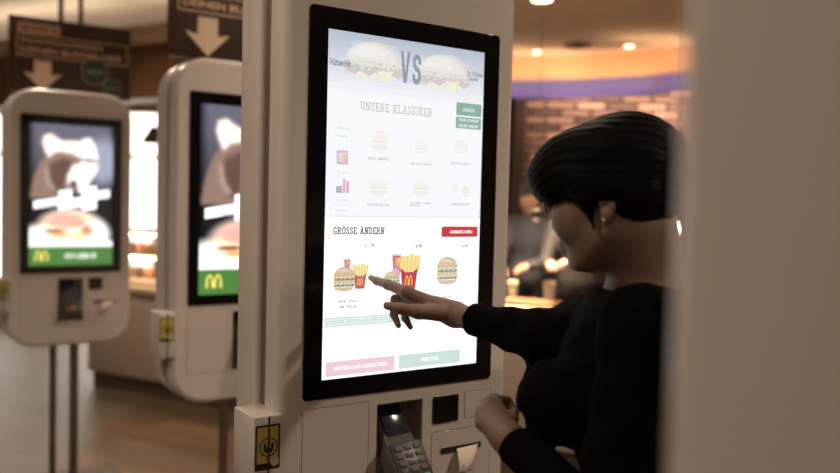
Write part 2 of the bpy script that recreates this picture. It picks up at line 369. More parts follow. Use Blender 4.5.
    u0, v0 = q(324.5, 377); u1, _ = q(393.5, 372); a.rect(u0, v0, u1, v0+.030, L(240, 206, 216), r=.003); a.text('BESTELLUNG ABBRECHEN', u0+.02, v0+.011, u1-.02, v0+.019, (1.1, 1.05, 1.05), .035)
    u0, _ = q(397.5, 368); u1, _ = q(459, 360); a.rect(u0, v0, u1, v0+.030, L(206, 228, 216), r=.003); a.text('FERTIG', (u0+u1)/2-.022, v0+.011, (u0+u1)/2+.022, v0+.019, (1.1, 1.1, 1.1), .035)
    x, z = q(467, 355); a.text('?', x-.002, z-.003, x+.002, z+.004, L(210, 220, 225))
    return a.build('display', mat_, parent)

def ad_paint(S, T):
    H, W = S.shape; c = np.zeros((H, W, 3))
    base = np.array(lin((92, 92, 112))); top = np.array(lin((112, 112, 128))); dk = np.array(lin((30, 28, 34)))
    t = smooth01(T/.6)[..., None]; c[:] = top*(1-t)+dk*t*1.0
    v = smooth01((.09-S)/.09)[..., None]+smooth01((S-.93)/.07)[..., None]; c = c*(1-.75*np.clip(v, 0, 1))
    def blob(x, y, a, b, col, soft=.35, rot=0, k=1):
        nonlocal c
        dx, dy = S-x, (T-y)*1.777; cr, sr = math.cos(rot), math.sin(rot)
        r = np.sqrt(((dx*cr+dy*sr)/a)**2+((-dx*sr+dy*cr)/(b*1.777))**2)
        m = (k*smooth01((1-r)/soft+.5))[..., None]; c = c*(1-m)+np.array(lin(col))*np.array(1.0)*m
    # sky glow
    blob(.88, .25, .2, .16, (170, 175, 195), .9)
    def shape(pts, col, soft=1, k=1):
        nonlocal c
        pts = [((x/4.73-29)/85, (y/4.73-16)/143) for x, y in pts]; m = np.zeros((H, W), bool)
        for (xa, ya), (xb, yb) in zip(pts, pts[1:]+pts[:1]):
            if ya != yb: m ^= ((ya > T) != (yb > T)) & (S < (xb-xa)*(T-ya)/(yb-ya)+xa)
        m = m.astype(float)
        for _ in range(soft):
            p_ = np.pad(m, 1, mode='edge'); m = (p_[:-2, 1:-1]+p_[2:, 1:-1]+p_[1:-1, :-2]+p_[1:-1, 2:]+2*p_[1:-1, 1:-1])/6
        m = (m*k)[..., None]; c = c*(1-m)+np.array(lin(col))*m
    shape([(140, 430), (155, 340), (185, 265), (212, 225), (202, 200), (194, 165), (203, 130), (235, 121), (268, 138), (292, 152), (340, 146), (400, 150), (440, 180), (430, 250), (390, 330), (350, 400), (300, 430)], (158, 128, 116), 2)
    shape([(196, 165), (204, 131), (236, 122), (270, 140), (294, 153), (400, 145), (440, 190), (415, 235), (340, 222), (285, 205), (250, 215), (226, 240), (206, 200)], (248, 238, 232), 3)
    shape([(222, 150), (250, 146), (256, 172), (238, 196), (222, 180)], (215, 196, 190), 3, .4)
    shape([(235, 262), (300, 235), (335, 240), (340, 275), (310, 330), (292, 400), (245, 400), (218, 330)], (104, 76, 68), 5, .9)
    shape([(205, 280), (222, 285), (235, 340), (262, 390), (240, 395), (212, 350)], (196, 172, 160), 3, .8)
    shape([(300, 215), (345, 212), (350, 235), (315, 240)], (176, 130, 118), 3, .8)
    shape([(345, 262), (390, 265), (385, 330), (352, 372), (318, 365), (318, 310)], (250, 244, 240), 3)
    shape([(330, 345), (352, 340), (362, 362), (340, 378), (328, 366)], (28, 28, 36), 2)
    shape([(385, 140), (425, 130), (452, 170), (468, 235), (462, 290), (430, 340), (400, 400), (365, 400), (372, 300)], (255, 252, 248), 3)
    shape([(375, 232), (466, 238), (470, 252), (375, 246)], (120, 90, 86), 2, .9)
    shape([(440, 260), (462, 262), (455, 285)], (236, 190, 176), 2)
    # burger on a white plate
    blob(.5, .93, .8, .13, (255, 255, 255), .2); blob(.3, .80, .45, .10, (250, 246, 240), .5); blob(.72, .78, .24, .12, (255, 255, 255), .5)
    blob(.48, .72, .36, .12, (252, 232, 218), .5); blob(.42, .68, .22, .05, (240, 196, 176), .9)
    blob(.30, .755, .12, .014, (176, 104, 74), .8); blob(.36, .785, .10, .012, (240, 196, 110), .8); blob(.68, .75, .06, .03, (232, 150, 130), .8); blob(.60, .79, .09, .016, (246, 220, 150), .8); blob(.56, .70, .10, .02, (236, 190, 168), .9)
    c *= 1.15
    c = np.where(c > .8, c*1.35, c)
    return c
def ad_display(parent, mat_):
    mb, col = paint_grid(-XC, ZT-.70, .197, ZT, 70, 120, 0, ad_paint)
    a = Art(-.0002); a.mb = mb; a.col = [tuple(x) for x in col]; a.k = 3
    X = lambda s: -XC+.394*s; Z = lambda t: ZT-.70*t
    W = (1.7, 1.7, 1.7)
    def sl(s0, t0, s1, t1, h):   # slanted white caption block
        a.poly([(X(s0), Z(t0+h)), (X(s1), Z(t1+h)), (X(s1), Z(t1)), (X(s0), Z(t0))], W)
    sl(.05, .545, .36, .515, .055); sl(.34, .47, .50, .455, .14); sl(.50, .52, .66, .505, .07); sl(.62, .44, .80, .425, .17); sl(.74, .47, .96, .45, .06)
    for (s, t, w, x) in ((.08, .562, .24, 'GROSSER'), (.76, .485, .17, 'HUNGER')):
        a.text(x, X(s), Z(t+.018), X(s+w), Z(t), lin((225, 220, 220)), .02)
    g = lin((92, 150, 74)); a.rect(X(0), Z(1), X(1), Z(.868), tuple(v*.95 for v in g))
    a.arches(X(.145), Z(.965), .16*.394, .072*.70, (1.3, 1.1, .22))
    a.text('ICH LIEBE ES', X(.42), Z(.953), X(.80), Z(.915), (1.1, 1.15, 1.05), .05)
    return a.build('display', mat_, parent)

# ------------------------------------------------------------------ the self-service kiosk
M_scr = emit_attr('screen_picture', 1.0); M_ad = emit_attr('advert_picture', .88)
def make_kiosk(display_fn, dm, detail=True, label='', loc=(0, 0, 0), rad=.128):
    k = empty('self_service_kiosk', loc, YAW, label, 'kiosk')
    X0, X1, Zb, Ztop = -.292, .292, .712, 1.985
    # front shell is a tray with cut-outs for recess: built as plate with a rectangular hole
    f = MB(); slab(f, X0, Zb, X1, Ztop, rad, .0008, .063, .018, fil2=.006)
    fo = f.build('front_shell', M_shell, k)
    m = MB(); slab(m, X0+.012, Zb+.012, X1-.012, Ztop-.012, rad-.010, .062, .109, 0); m.build('centre_frame', M_core, k)
    b = MB(); slab(b, X0-.002, Zb-.002, X1+.002, Ztop+.002, rad+.002, .108, .222, .010, fil2=.028); b.build('back_shell', M_shell, k)
    bz = MB(); slab(bz, -.238, 1.0765, .242, 1.860, .010, -.0022, .006, .0018, fil2=0); bz.build('bezel', M_black, k)
    d = display_fn(k, dm); d.location.y = -.0026
    # panels and grooves
    V = lambda v: ZT+v; U = lambda u: u-XC
    def panel(name, u0, v0, u1, v1, hole=False):
        p = MB(); slab(p, U(u0), V(v0), U(u1), V(v1), .005, .0001, .004, .0006, fil2=0)
        o = p.build(name, M_shell, k)
        g = MB()
        for e in (.0010,): slab(g, U(u0)-e, V(v0)-e, U(u1)+e, V(v1)+e, .006, .0005, .003, 0, fil2=0)
        g.build('panel_gap', M_dark, o); return o
    panel('service_panel', -.039, -.99, .114, -.757); panel('service_panel', .367, -.824, .443, -.765)
    rp = panel('printer_panel', .278, -1.00, .443, -.847)
    s = MB(); s.box((U(.303), -.0022, V(-.897)), (U(.416), -.0008, V(-.884)), .0005); s.build('paper_slot', M_dark, rp)
    s = MB(); slab(s, U(.279), V(-.826), U(.348), V(-.766), .002, -.002, .004, .0005, fil2=0); s.build('scanner_window', M_black, k)
    # terminal recess: a dark open box cut into the shell
    r = MB(); u0, u1, v0, v1, dp = .134, .252, -.985, -.766, .062
    cut = MB(); cut.box((U(u0), -.05, V(v0)), (U(u1), dp, V(v1)))
    co = cut.build('cut', M_panel); bo = fo.modifiers.new('b', 'BOOLEAN'); bo.object = co; bo.operation = 'DIFFERENCE'; bo.solver = 'EXACT'
    co.parent = k; co.location = (0, 0, 0); bpy.context.view_layer.update()
    me = bpy.data.meshes.new_from_object(fo.evaluated_get(bpy.context.evaluated_depsgraph_get()))
    fo.modifiers.clear(); fo.data = me; me.polygons.foreach_set('use_smooth', [True]*len(me.polygons)); me.set_sharp_from_angle(angle=math.radians(35)); bpy.data.objects.remove(co)
    r.box((U(u0)+.001, dp-.004, V(v0)+.001), (U(u1)-.001, dp-.001, V(v1)-.001))
    for lo, hi in (((U(u0)+.0004, .002, V(v0)), (U(u0)+.002, dp, V(v1))), ((U(u1)-.002, .002, V(v0)), (U(u1)-.0004, dp, V(v1)))): r.box(lo, hi)
    r.box((U(u0), .002, V(v1)-.002), (U(u1), dp, V(v1)-.0004))
    r.build('terminal_recess', M_grey, k)
    # card terminal, tilted out of the recess
    T = Matrix.Translation((U(.189), .006, V(-.858))) @ Matrix.Rotation(math.radians(-36), 4, 'X') @ Matrix.Rotation(math.radians(-3), 4, 'Y') @ Matrix.Scale(1.12, 4)
    ct = MB()
    R = []
    for (z, w, y0, y1) in ((-.098, .030, -.014, .012), (-.092, .036, -.022, .018), (-.05, .040, -.026, .02), (-.012, .040, -.026, .02), (-.002, .034, -.018, .018), (.03, .032, -.014, .016), (.078, .031, -.010, .016), (.086, .028, -.006, .012)):
        R.append([(T @ Vector((x, (y0+y1)/2+yy, z)))[:] for x, yy in rrect(-w, -(y1-y0)/2, w, (y1-y0)/2, .008, 4)])
    ct.rings(R); c = ct.build('card_terminal', mat('terminal_body', (.085, .078, .07), .35), k, ang=40)
    s = MB(); s.box((-.025, -.0185, .012), (.025, -.0125, .078), .001, M=T); s.build('terminal_screen', M_tscreen, c)
    s = MB(); s.box((-.036, -.0285, -.088), (.036, -.0245, -.008), .003, M=T); s.build('keypad_plate', M_dplast, c)
    for i in range(5):
        for j in range(3):
            x = -.022+.022*j; z = -.02-.0145*i
            mm = M_key if i < 4 else (M_red, M_yel, M_grn)[j]
            s = MB(); s.box((x-.008, -.0305, z-.0045), (x+.008, -.0275, z+.0045), .0012, M=T); s.build('key', mm, c)
    # table-marker box on the left flank with its yellow pictogram plate
    bx = MB(); bx.box((X0-.048, -.001, .893), (X0+.012, .102, 1.058), .004); bo = bx.build('side_box', M_shell, k)
    a = Art(-.0015); x0, x1 = X0-.045, X0+.007
    a.rect(x0, .953, x1, 1.041, lin((40, 38, 34)), r=.002); a.rect(x0+.004, .966, x1-.004, 1.037, lin((205, 188, 98)))
    cx, cz = (x0+x1)/2+.002, .997; a.ell(cx, cz, .019, .019, lin((40, 38, 34))); a.ell(cx, cz, .0165, .0165, lin((205, 188, 98)))
    for dx, dz, r1, r2 in ((-.008, .001, .0028, .008), (0, .005, .0026, .009), (.008, .001, .0028, .008), (-.004, -.006, .005, .0045), (.005, -.006, .005, .0045)):
        a.ell(cx+dx, cz+dz, r1, r2, lin((40, 38, 34)))
    a.ell(x1-.011, .967, .0088, .0088, lin((200, 196, 184)))
    st = a.build('pictogram_plate', M_pict, bo)
    s = MB(); s.box((cx-.0016, -.0032, .893), (cx+.0016, -.0008, 1.057)); s.cyl((cx+.010, -.0008, .940), (cx+.010, -.0026, .940), .003); s.build('box_seam', M_dark, bo)
    # receipt
    if detail:
        pr = MB(); n = 10; rows = []
        for i in range(n+1):
            t = i/n; ul = .345-.012*t; ur = .408-.036*t**.7
            y = -.003-.022*math.sin(t*2.0)
            rows.append([(U(ul+(ur-ul)*j/6), y+.004*math.sin(j*1.7+i*.6)*t, V(-.8905)-.052*t*(1-.35*(j/6)*(1-t))+.003*(j/6)) for j in range(7)])
        vs = [p for r_ in rows for p in r_]
        pr.add(vs, [(i*7+j, i*7+j+1, (i+1)*7+j+1, (i+1)*7+j) for i in range(n) for j in range(6)])
        po = pr.build('paper_strip', M_paper, k, ang=80); sm = po.modifiers.new('s', 'SOLIDIFY'); sm.thickness = .0004
    # posts and foot
    p = MB(); p.cyl((.025, .045, .012), (.025, .045, .71), .022); p.build('post', M_steel, k)
    p = MB(); p.cyl((-.075, .045, .012), (-.075, .045, .71), .017); p.build('post', M_steel, k)
    p = MB(); slab(p, -.26, -.20, .26, .20, .03, 0, .012, .003)
    p.v = [(x, z*.85+.03, .012-y) for x, y, z in p.v]; p.build('base_plate', M_skirt, k)
    return k
M_pict = None
def attr_mat(name, rough=.5):
    m, nt, b = new_mat(name); a = nt.nodes.new('ShaderNodeVertexColor'); a.layer_name = 'Col'
    nt.links.new(a.outputs['Color'], b.inputs['Base Color']); b.inputs['Roughness'].default_value = rough; return m
M_pict = attr_mat('printed_plate', .45)
def kloc(p_tl):   # floor point under the kiosk centre from its lit corner
    c = np.array(p_tl)+A*XC; return (c[0], c[1], 0)
main = make_kiosk(main_display, M_scr, True, 'white self-service kiosk in use, its large touch screen showing the burger menu', kloc(O), .05)
adk = make_kiosk(ad_display, M_ad, True, 'white double-sided order kiosk with bear advert, half hidden behind the kiosk in use', kloc(at(199.6, 200, 3.03)))
adl = copy_tree(adk); adl.location = kloc(at(29.0, 200, 4.05))
adl['label'] = 'farthest white order kiosk with bear advert, whole screen visible, standing on two thin steel posts'
near = copy_tree(adk)
c0 = np.array([.1058, .385, 0])            # its back left corner seen out of focus
cc = c0 - B*.222 + A*.296; near.location = (cc[0], cc[1], 0)
near['label'] = 'blurred blank side of a white kiosk close to the camera, hiding the woman\'s back'

# ------------------------------------------------------------------ hanging signs
M_sign = mat('tinted_brown_sheet', (.055, .028, .018), .3, var=.2, alpha=.84)
def make_sign(loc):
    s = empty('hanging_sign', loc, YAW); s.scale = (1.07, 1.07, 1.07)
    p = MB(); slab(p, -.30, -.0, .285, .375, .004, 0, .012, .001); p.build('board', M_sign, s)
    a = Art(-.0015); cr = lin((150, 118, 96)); dkc = lin((58, 38, 28))
    a.rect(-.262, .295, -.065, .345, lin((236, 206, 176))); a.text('HIER KANNST DU', -.250, .308, -.078, .333, dkc, .03)
    a.frame(-.265, .180, .27, .29, .006, lin((214, 184, 158)))
    a.text('INDIVIDUALISIEREN', -.245, .247, .14, .272, lin((214, 180, 150)), .03)
    a.text('DEINEN BURGER HIER', -.245, .200, .24, .228, lin((224, 188, 156)), .03)
    a.poly([(-.185, .165), (-.185, .095), (-.235, .105), (-.145, .015), (-.055, .105), (-.105, .095), (-.105, .165)], lin((232, 208, 182)))
    for cx, cz, r in ((.105, .135, .068), (.19, .06, .046)):
        a.ell(cx, cz, r, r, lin((150, 160, 130)), n=28); a.ell(cx, cz, r*.93, r*.93, lin((48, 40, 32)), n=28)
        a.ell(cx, cz, r*.75, r*.75, lin((40, 60, 42)), n=28)
        a.text('FRISCH', cx-r*.62, cz-r*.16, cx+r*.62, cz+r*.16, lin((150, 150, 130)), .03)
    a.build('printed_notice', M_pict, s)
    for x in (-.06, .035):
        r = MB(); r.cyl((x, .006, .372), (x, .006, .885), .012); r.build('rod', mat('dark_rod', (.06, .035, .022), .5), s)
    return s
def sign_at(px, d, z0): p = at(px, 100, d); v = p+A*.32; return (v[0], v[1], z0)
sg = make_sign(sign_at(8.5, 4.36, 2.005)); tag(sg, 'dark brown hanging sign with outlined text, white arrow and two round badges', 'sign', )
sg2 = copy_tree(sg); sg2.location = sign_at(167.5, 3.38, 2.046)
sg2['label'] = 'dark brown hanging sign cut by the picture top, pale arrow above the half-hidden kiosk'

# ------------------------------------------------------------------ room
def struct(mb, name, m, smooth=False):
    o = mb.build(name, m, None, smooth=smooth); o['kind'] = 'structure'; return o
def floor_mat():
    m, nt, b = new_mat('floor_tiles')
    tc = nt.nodes.new('ShaderNodeTexCoord'); mp = nt.nodes.new('ShaderNodeMapping'); mp.inputs['Rotation'].default_value = (0, 0, .5)
    nt.links.new(tc.outputs['Object'], mp.inputs[0])
    def brick(c1, c2, mo, w, h, sc):
        n = nt.nodes.new('ShaderNodeTexBrick'); n.inputs['Color1'].default_value = (*c1, 1); n.inputs['Color2'].default_value = (*c2, 1); n.inputs['Mortar'].default_value = (*mo, 1)
        n.inputs['Scale'].default_value = sc; n.inputs['Brick Width'].default_value = w; n.inputs['Row Height'].default_value = h; n.inputs['Mortar Size'].default_value = .006
        nt.links.new(mp.outputs[0], n.inputs['Vector']); return n
    t = brick((.11, .085, .06), (.13, .10, .072), (.07, .055, .04), .6, .6, 1); t.offset = 0
    w = brick((.11, .068, .036), (.20, .125, .07), (.09, .05, .03), 1.6, .19, 1)
    nz = nt.nodes.new('ShaderNodeTexNoise'); nz.inputs['Scale'].default_value = 2.5; nz.inputs['Detail'].default_value = 5
    mp2 = nt.nodes.new('ShaderNodeMapping'); mp2.inputs['Scale'].default_value = (.6, 6, 1); nt.links.new(mp.outputs[0], mp2.inputs[0]); nt.links.new(mp2.outputs[0], nz.inputs['Vector'])
    mx = nt.nodes.new('ShaderNodeMix'); mx.data_type = 'RGBA'; mx.blend_type = 'MULTIPLY'; mx.inputs[0].default_value = .6
    nt.links.new(w.outputs[0], mx.inputs[6]); nt.links.new(nz.outputs['Color'], mx.inputs[7])
    rr = nt.nodes.new('ShaderNodeMath'); rr.operation = 'GREATER_THAN'; rr.inputs[1].default_value = -1.95
    sx = nt.nodes.new('ShaderNodeSeparateXYZ'); nt.links.new(tc.outputs['Object'], sx.inputs[0]); nt.links.new(sx.outputs[0], rr.inputs[0])
    mz = nt.nodes.new('ShaderNodeMix'); mz.data_type = 'RGBA'; nt.links.new(rr.outputs[0], mz.inputs[0]); nt.links.new(t.outputs[0], mz.inputs[6]); nt.links.new(mx.outputs[2], mz.inputs[7])
    nt.links.new(mz.outputs[2], b.inputs['Base Color']); b.inputs['Roughness'].default_value = .42
    return m
struct(MB().box((-7, -3.5, -.1), (6, 12, 0)), 'floor', floor_mat())
M_ceil = mat('ceiling_paint', (.74, .63, .49), .8, var=.02, scale=1)
struct(MB().box((-7, -3.5, 3.0), (6, 12, 3.1)), 'ceiling', M_ceil)
M_wallp = mat('wall_paint', (.42, .31, .22), .8, var=.04, scale=1.5)
struct(MB().box((6, -3.5, 0), (6.1, 12, 3)), 'wall_right', M_wallp)
struct(MB().box((-7.1, -3.5, 0), (-7, 12, 3)), 'wall_left', M_wallp)
struct(MB().box((-7, -3.6, 0), (6, -3.5, 3)), 'wall_front', M_wallp)
# back wall with window openings on the left, daylight comes from the world outside
wb = MB(); ops = [(-6.6, -5.2, .12, 2.55), (-4.95, -3.25, .12, 2.62), (-3.05, -1.9, 1.05, 2.62)]
xs = -7
for (a0, a1, z0, z1) in ops:
    wb.box((xs, 11, 0), (a0, 11.15, 3)); wb.box((a0, 11, 0), (a1, 11.15, z0)); wb.box((a0, 11, z1), (a1, 11.15, 3)); xs = a1
wb.box((xs, 11, 0), (6, 11.15, 3)); struct(wb, 'wall_back', M_wallp)
M_pane = mat('window_glass', (.85, .86, .86), .02, alpha=.08)
M_wf = mat('window_frame_paint', (.30, .25, .2), .5)
for i, (a0, a1, z0, z1) in enumerate(ops):
    w = MB()
    w.box((a0, 11.02, z0), (a0+.06, 11.1, z1)).box((a1-.06, 11.02, z0), (a1, 11.1, z1)).box((a0, 11.02, z0), (a1, 11.1, z0+.06)).box((a0, 11.02, z1-.06), (a1, 11.1, z1))
    w.box((a0, 11.02, 1.95), (a1, 11.1, 2.0))
    o = struct(w, 'window_%d' % (i+1), M_wf)
    g = MB().box((a0, 11.05, z0), (a1, 11.056, z1)).build('pane', M_pane, o)
# long low bench wall far left, tan
struct(MB().box((-6.6, 9.3, 0), (-3.9, 9.55, .30), .01), 'trim_1', mat('tan_ledge', (.52, .34, .2), .6))
# ------------------------------------------------------------------ service counter, running away to the left
P0 = np.array([-2.53, 6.33]); P1 = np.array([1.9, 3.95]); dv = (P1-P0)/np.linalg.norm(P1-P0); nb = np.array([-dv[1], dv[0]])  # nb: behind the counter
ang = math.atan2(dv[1], dv[0]); Lc = float(np.linalg.norm(P1-P0))
ct = empty('service_counter', (P0[0], P0[1], 0), ang, 'long beige service counter with pale top running behind the kiosks', 'counter')
MB().box((0, .0, .12), (Lc, .75, .755), .006).build('front', M_counter, ct)
MB().box((0.03, .03, 0), (Lc-.03, .7, .12)).build('plinth', M_skirt, ct)
MB().box((-.02, -.03, .755), (Lc+.02, .80, .80), .008).build('worktop', M_ctop, ct)
def onc(s, t, z): p = P0+dv*s+nb*t; return (p[0], p[1], z)
# bulkhead above the counter on the left
bk = MB(); bk.box((0, 0, 2.24), (4.4, .25, 2.62))
def rot_box(mb, name, m, s0, t0):
    o = mb.build(name, m, None, smooth=False); o.location = onc(s0, t0, 0); o.rotation_euler = (0, 0, ang); o['kind'] = 'structure'; return o
bk = MB().box((0, 0, 2.20), (4.6, .25, 2.60)); rot_box(bk, 'trim_2', M_wood, -2.4, .15)
lp = MB().box((0, -.25, 2.60), (4.6, .30, 2.69), .02); rot_box(lp, 'trim_3', M_cream, -2.4, .15)
# pastry case on the counter
M_clear = mat('case_glass', (.8, .8, .78), .03, alpha=.10)
pc = empty('pastry_case', onc(.10, .06, .80), ang, 'warm lit glass pastry case on the counter between the two bear adverts', 'display case')
MB().box((0, 0, 0), (1.3, .5, .03), .004).build('case_floor', M_ctop, pc)
MB().box((0, 0, .385), (1.3, .5, .41), .004).build('case_top', M_cream, pc)
MB().box((0, .49, .03), (1.3, .5, .385)).build('case_back', M_cream, pc)
MB().box((0, .004, .03), (1.3, .010, .385)).build('case_glass', M_clear, pc)
MB().box((.01, .10, .205), (1.29, .48, .215)).build('case_shelf', M_cream, pc)
for x in (0, 1.29): MB().box((x, 0, .03), (x+.01, .5, .385)).build('case_side', M_clear, pc)
for z_, y_ in ((.374, .04), (.196, .11)): MB().box((.02, y_, z_), (1.28, y_+.02, z_+.009)).build('case_light', emit('case_tube', (1, .68, .38), 38), pc)
M_bun = mat('baked_crust', (.48, .24, .09), .5, var=.35, scale=25, bump=.3); M_choc = mat('chocolate_cake', (.13, .06, .035), .6, var=.3, scale=25)
def muffin():
    mb = MB(); mb.lathe([(0.001, 0), (.03, 0), (.04, .045), (.046, .05), (.044, .07), (.03, .088), (.001, .095)], n=18)
    return mb.build('muffin', M_bun, None)
mf = muffin(); first = True; kinds = [('golden muffin', M_bun), ('dark chocolate muffin', M_choc)]
k = 0
for lev, z in ((0, .8305), (1, 1.0155)):
    for j in range(11):
        o = mf if first else mf.copy()
        if not first: C.objects.link(o)
        first = False
        ci = (j*3+lev) % 2
        if ci: o.data = o.data.copy(); o.data.materials[0] = M_choc
        o.location = onc(.10+.07+.108*j+.02*lev, .06+.19, z); o['category'] = 'muffin'; o['group'] = 'muffins in the pastry case'
        o['label'] = '%s muffin on the %s level of the pastry case' % (('pale golden', 'dark chocolate')[ci], ('lower', 'upper')[lev])
# bar shelf with stacked white cups seen against the window
# pendant lamp, dark cone in front of the window
def pendant(name, p, top, shade_r, h, lab, dark=True, e=6, bulb=.03):
    o = empty(name, (p[0], p[1], p[2]), 0, lab, 'lamp')
    MB().lathe([(.02, h), (.03, h*.9), (shade_r, 0), (shade_r-.006, 0), (.024, h*.88), (.001, h*.9)], n=24).build('lamp_shade', mat('shade_brown', (.05, .025, .015) if dark else (.4, .3, .2), .5), o)
    MB().cyl((0, 0, h*.9), (0, 0, top-p[2]), .0015, n=8).build('cord', M_dark, o)
    sp = MB(); sp.lathe([(.001, -bulb), (bulb*.7, -bulb*.7), (bulb, 0), (bulb*.7, bulb*.7), (.001, bulb)], (0, 0, h*.35), n=16).build('bulb', emit('bulb_glow', (1, .62, .42), e), o)
    return o
p = at(154, 143, 6.6); pendant('pendant_lamp', p, 2.999, .10, .13, 'dark cone pendant lamp hanging before the bright window above the pastry case')
p = at(536, 219, 5.35); pendant('pendant_lamp', p, 2.999, .04, .06, 'small pendant lamp glowing over the counter, seen just left of the woman\'s face', True, 3, .030)
p = at(674, 236, 5.2); pendant('pendant_lamp', p, 2.999, .045, .12, 'narrow glowing pendant added for a bright highlight just left of the blurred kiosk edge behind the woman', False, 14, .055)  # added glowing bulb standing in for a highlight on something shiny

# ------------------------------------------------------------------ right: curved light cove, menu wall, ceiling lamps
def cove():
    q0 = at(470, 57, 8.7); q1 = at(760, 42, 7.35)
    n = 24; mb = MB(); mo = MB(); P = []
    for i in range(n+1):
        t = i/n; p = q0*(1-t)+q1*t; bow = .35*math.sin(math.pi*t); P.append((p[0], p[1]+bow))
    return P
CP = cove()
def strip(pts, prof, name, m):   # sweep a profile (back offset, z) along pts
    R = []
    for i, (x, y) in enumerate(pts): R.append([(x+o*.13, y+o*.99, z) for o, z in prof])
    mb = MB(); n = len(prof); vs = [p for r in R for p in r]
    mb.add(vs, [(i*n+k, i*n+(k+1) % n, (i+1)*n+(k+1) % n, (i+1)*n+k) for i in range(len(R)-1) for k in range(n)])
    mb.add(R[0], [tuple(range(n))]); mb.add(R[-1], [tuple(range(n))])
    o = mb.build(name, m, None, smooth=False); o['kind'] = 'structure'; return o
M_cove = mat('cove_warm_lit_paint', (.75, .55, .36), .7, var=.03); M_cove2 = mat('cove_blue_lit_paint', (.20, .23, .60), .7, var=.03)  # orange and blue of the cove light mixed into the paint colours
strip(CP, [(.0, 2.77), (.0, 3.0), (.06, 3.0), (.06, 2.77)], 'trim_5', M_cove)
strip(CP, [(.05, 2.59), (.05, 2.77), (.12, 2.77), (.12, 2.59)], 'trim_6', M_cove2)
def brick_mat():
    m, nt, b = new_mat('split_stone')
    tc = nt.nodes.new('ShaderNodeTexCoord'); mp = nt.nodes.new('ShaderNodeMapping'); mp.inputs['Rotation'].default_value = (math.pi/2, 0, 0)
    nt.links.new(tc.outputs['Object'], mp.inputs[0])
    n = nt.nodes.new('ShaderNodeTexBrick'); n.inputs['Color1'].default_value = (.10, .06, .045, 1); n.inputs['Color2'].default_value = (.78, .50, .38, 1); n.inputs['Mortar'].default_value = (.03, .02, .015, 1)
    n.inputs['Scale'].default_value = 1; n.inputs['Brick Width'].default_value = .34; n.inputs['Row Height'].default_value = .085; n.inputs['Mortar Size'].default_value = .018; n.inputs['Bias'].default_value = .1
    nt.links.new(mp.outputs[0], n.inputs['Vector']); nt.links.new(n.outputs[0], b.inputs['Base Color']); b.inputs['Roughness'].default_value = .7
    return m
p0 = at(523, 150, 9.3); p1 = at(800, 150, 9.3)
wk = MB().box((p0[0], 9.3, 1.75), (p1[0], 9.4, 2.9)); struct(wk, 'wall_kitchen', brick_mat())
struct(MB().box((p0[0]-.6, 9.42, 0), (p1[0]+1, 9.5, 3)), 'wall_service', mat('brown_service_wall', (.055, .032, .02), .7))
struct(MB().box((p0[0]-.13, 9.1, 0), (p0[0]+.0, 9.42, 2.9)), 'trim_7', mat('dark_post_paint', (.07, .05, .04), .6))
def downlight(px, py, z, r, lab, e=25, col=(1, .72, .45), power=0, loc=None):
    if loc is None:
        d = at(px, py, 1)-CAMP; t = (z-1.48)/d[2]; loc = CAMP+d*t
    o = empty('ceiling_downlight', (loc[0], loc[1], z), 0, lab, 'lamp')
    MB().lathe([(r, -.001), (r*1.25, -.001), (r*1.28, -.008), (r*1.0, -.010), (r*.98, -.004), (r, -.001)], n=28).build('trim_ring', M_cream, o)
    MB().cyl((0, 0, -.006), (0, 0, -.001), r*.97, n=28).build('lens', emit('lamp_glow', col, e), o)
    if power:
        l = bpy.data.lights.new('lamp_light', 'AREA'); l.shape = 'DISK'; l.size = r*2; l.energy = power; l.color = col; l.spread = math.radians(150)
        lo = bpy.data.objects.new('lamp_light', l); C.objects.link(lo); lo.parent = o; lo.location = (0, 0, -.02)
    return o
downlight(542, -1, 2.999, .075, 'ceiling downlight cut by the top edge of the picture', 14)
downlight(537, 51.5, 2.999, .045, 'small round ceiling downlight left of the dark vent', 12)
downlight(629, 45.5, 2.999, .045, 'small round ceiling downlight right of the dark vent', 12)
d = at(577, 45, 1)-CAMP; t = (2.999-1.48)/d[2]; v = CAMP+d*t
vo = empty('ceiling_vent', (v[0], v[1], 2.999), 0, 'dark round vent in the ceiling between two downlights', 'vent')
MB().lathe([(.001, -.006), (.12, -.006), (.14, -.002), (.14, -.0)], n=28).build('vent_ring', M_dark, vo)
for r in (.035, .065, .095): MB().lathe([(r, -.006), (r+.012, -.014), (r+.02, -.006)], n=28).build('vent_blade', M_skirt, vo)
d = at(156, 27, 1)-CAMP; t = (2.60-1.48)/d[2]; v = CAMP+d*t
# added ceiling lamps, out of view, placed to light the hall
W = (1, .79, .60)
LS = [((-2.2, 8.4, 2.999), 70), ((1.5, -.9, 2.999), 31), ((-1.1, .9, 2.999), 17), ((.2, 3.1, 2.999), 16), ((-3.2, 2.6, 2.999), 22), ((-2.1, 4.6, 2.999), 30), ((2.0, 1.7, 2.999), 38), ((2.1, 5.5, 2.999), 26), ((.2, 5.6, 2.999), 18), ((-.6, -1.6, 2.999), 12)]
LN = ['near the window wall', 'over the aisle behind the near kiosk', 'left of the kiosk in use', 'behind the kiosk in use', 'in front of the farthest kiosk', 'before the service counter', 'over the aisle on the woman\'s side', 'above the right end of the counter', 'above the middle of the counter', 'behind the photographer']
for (l, pw), nm in zip(LS, LN): downlight(0, 0, 2.999, .10, 'added round ceiling downlight '+nm, 10, W, pw, l)

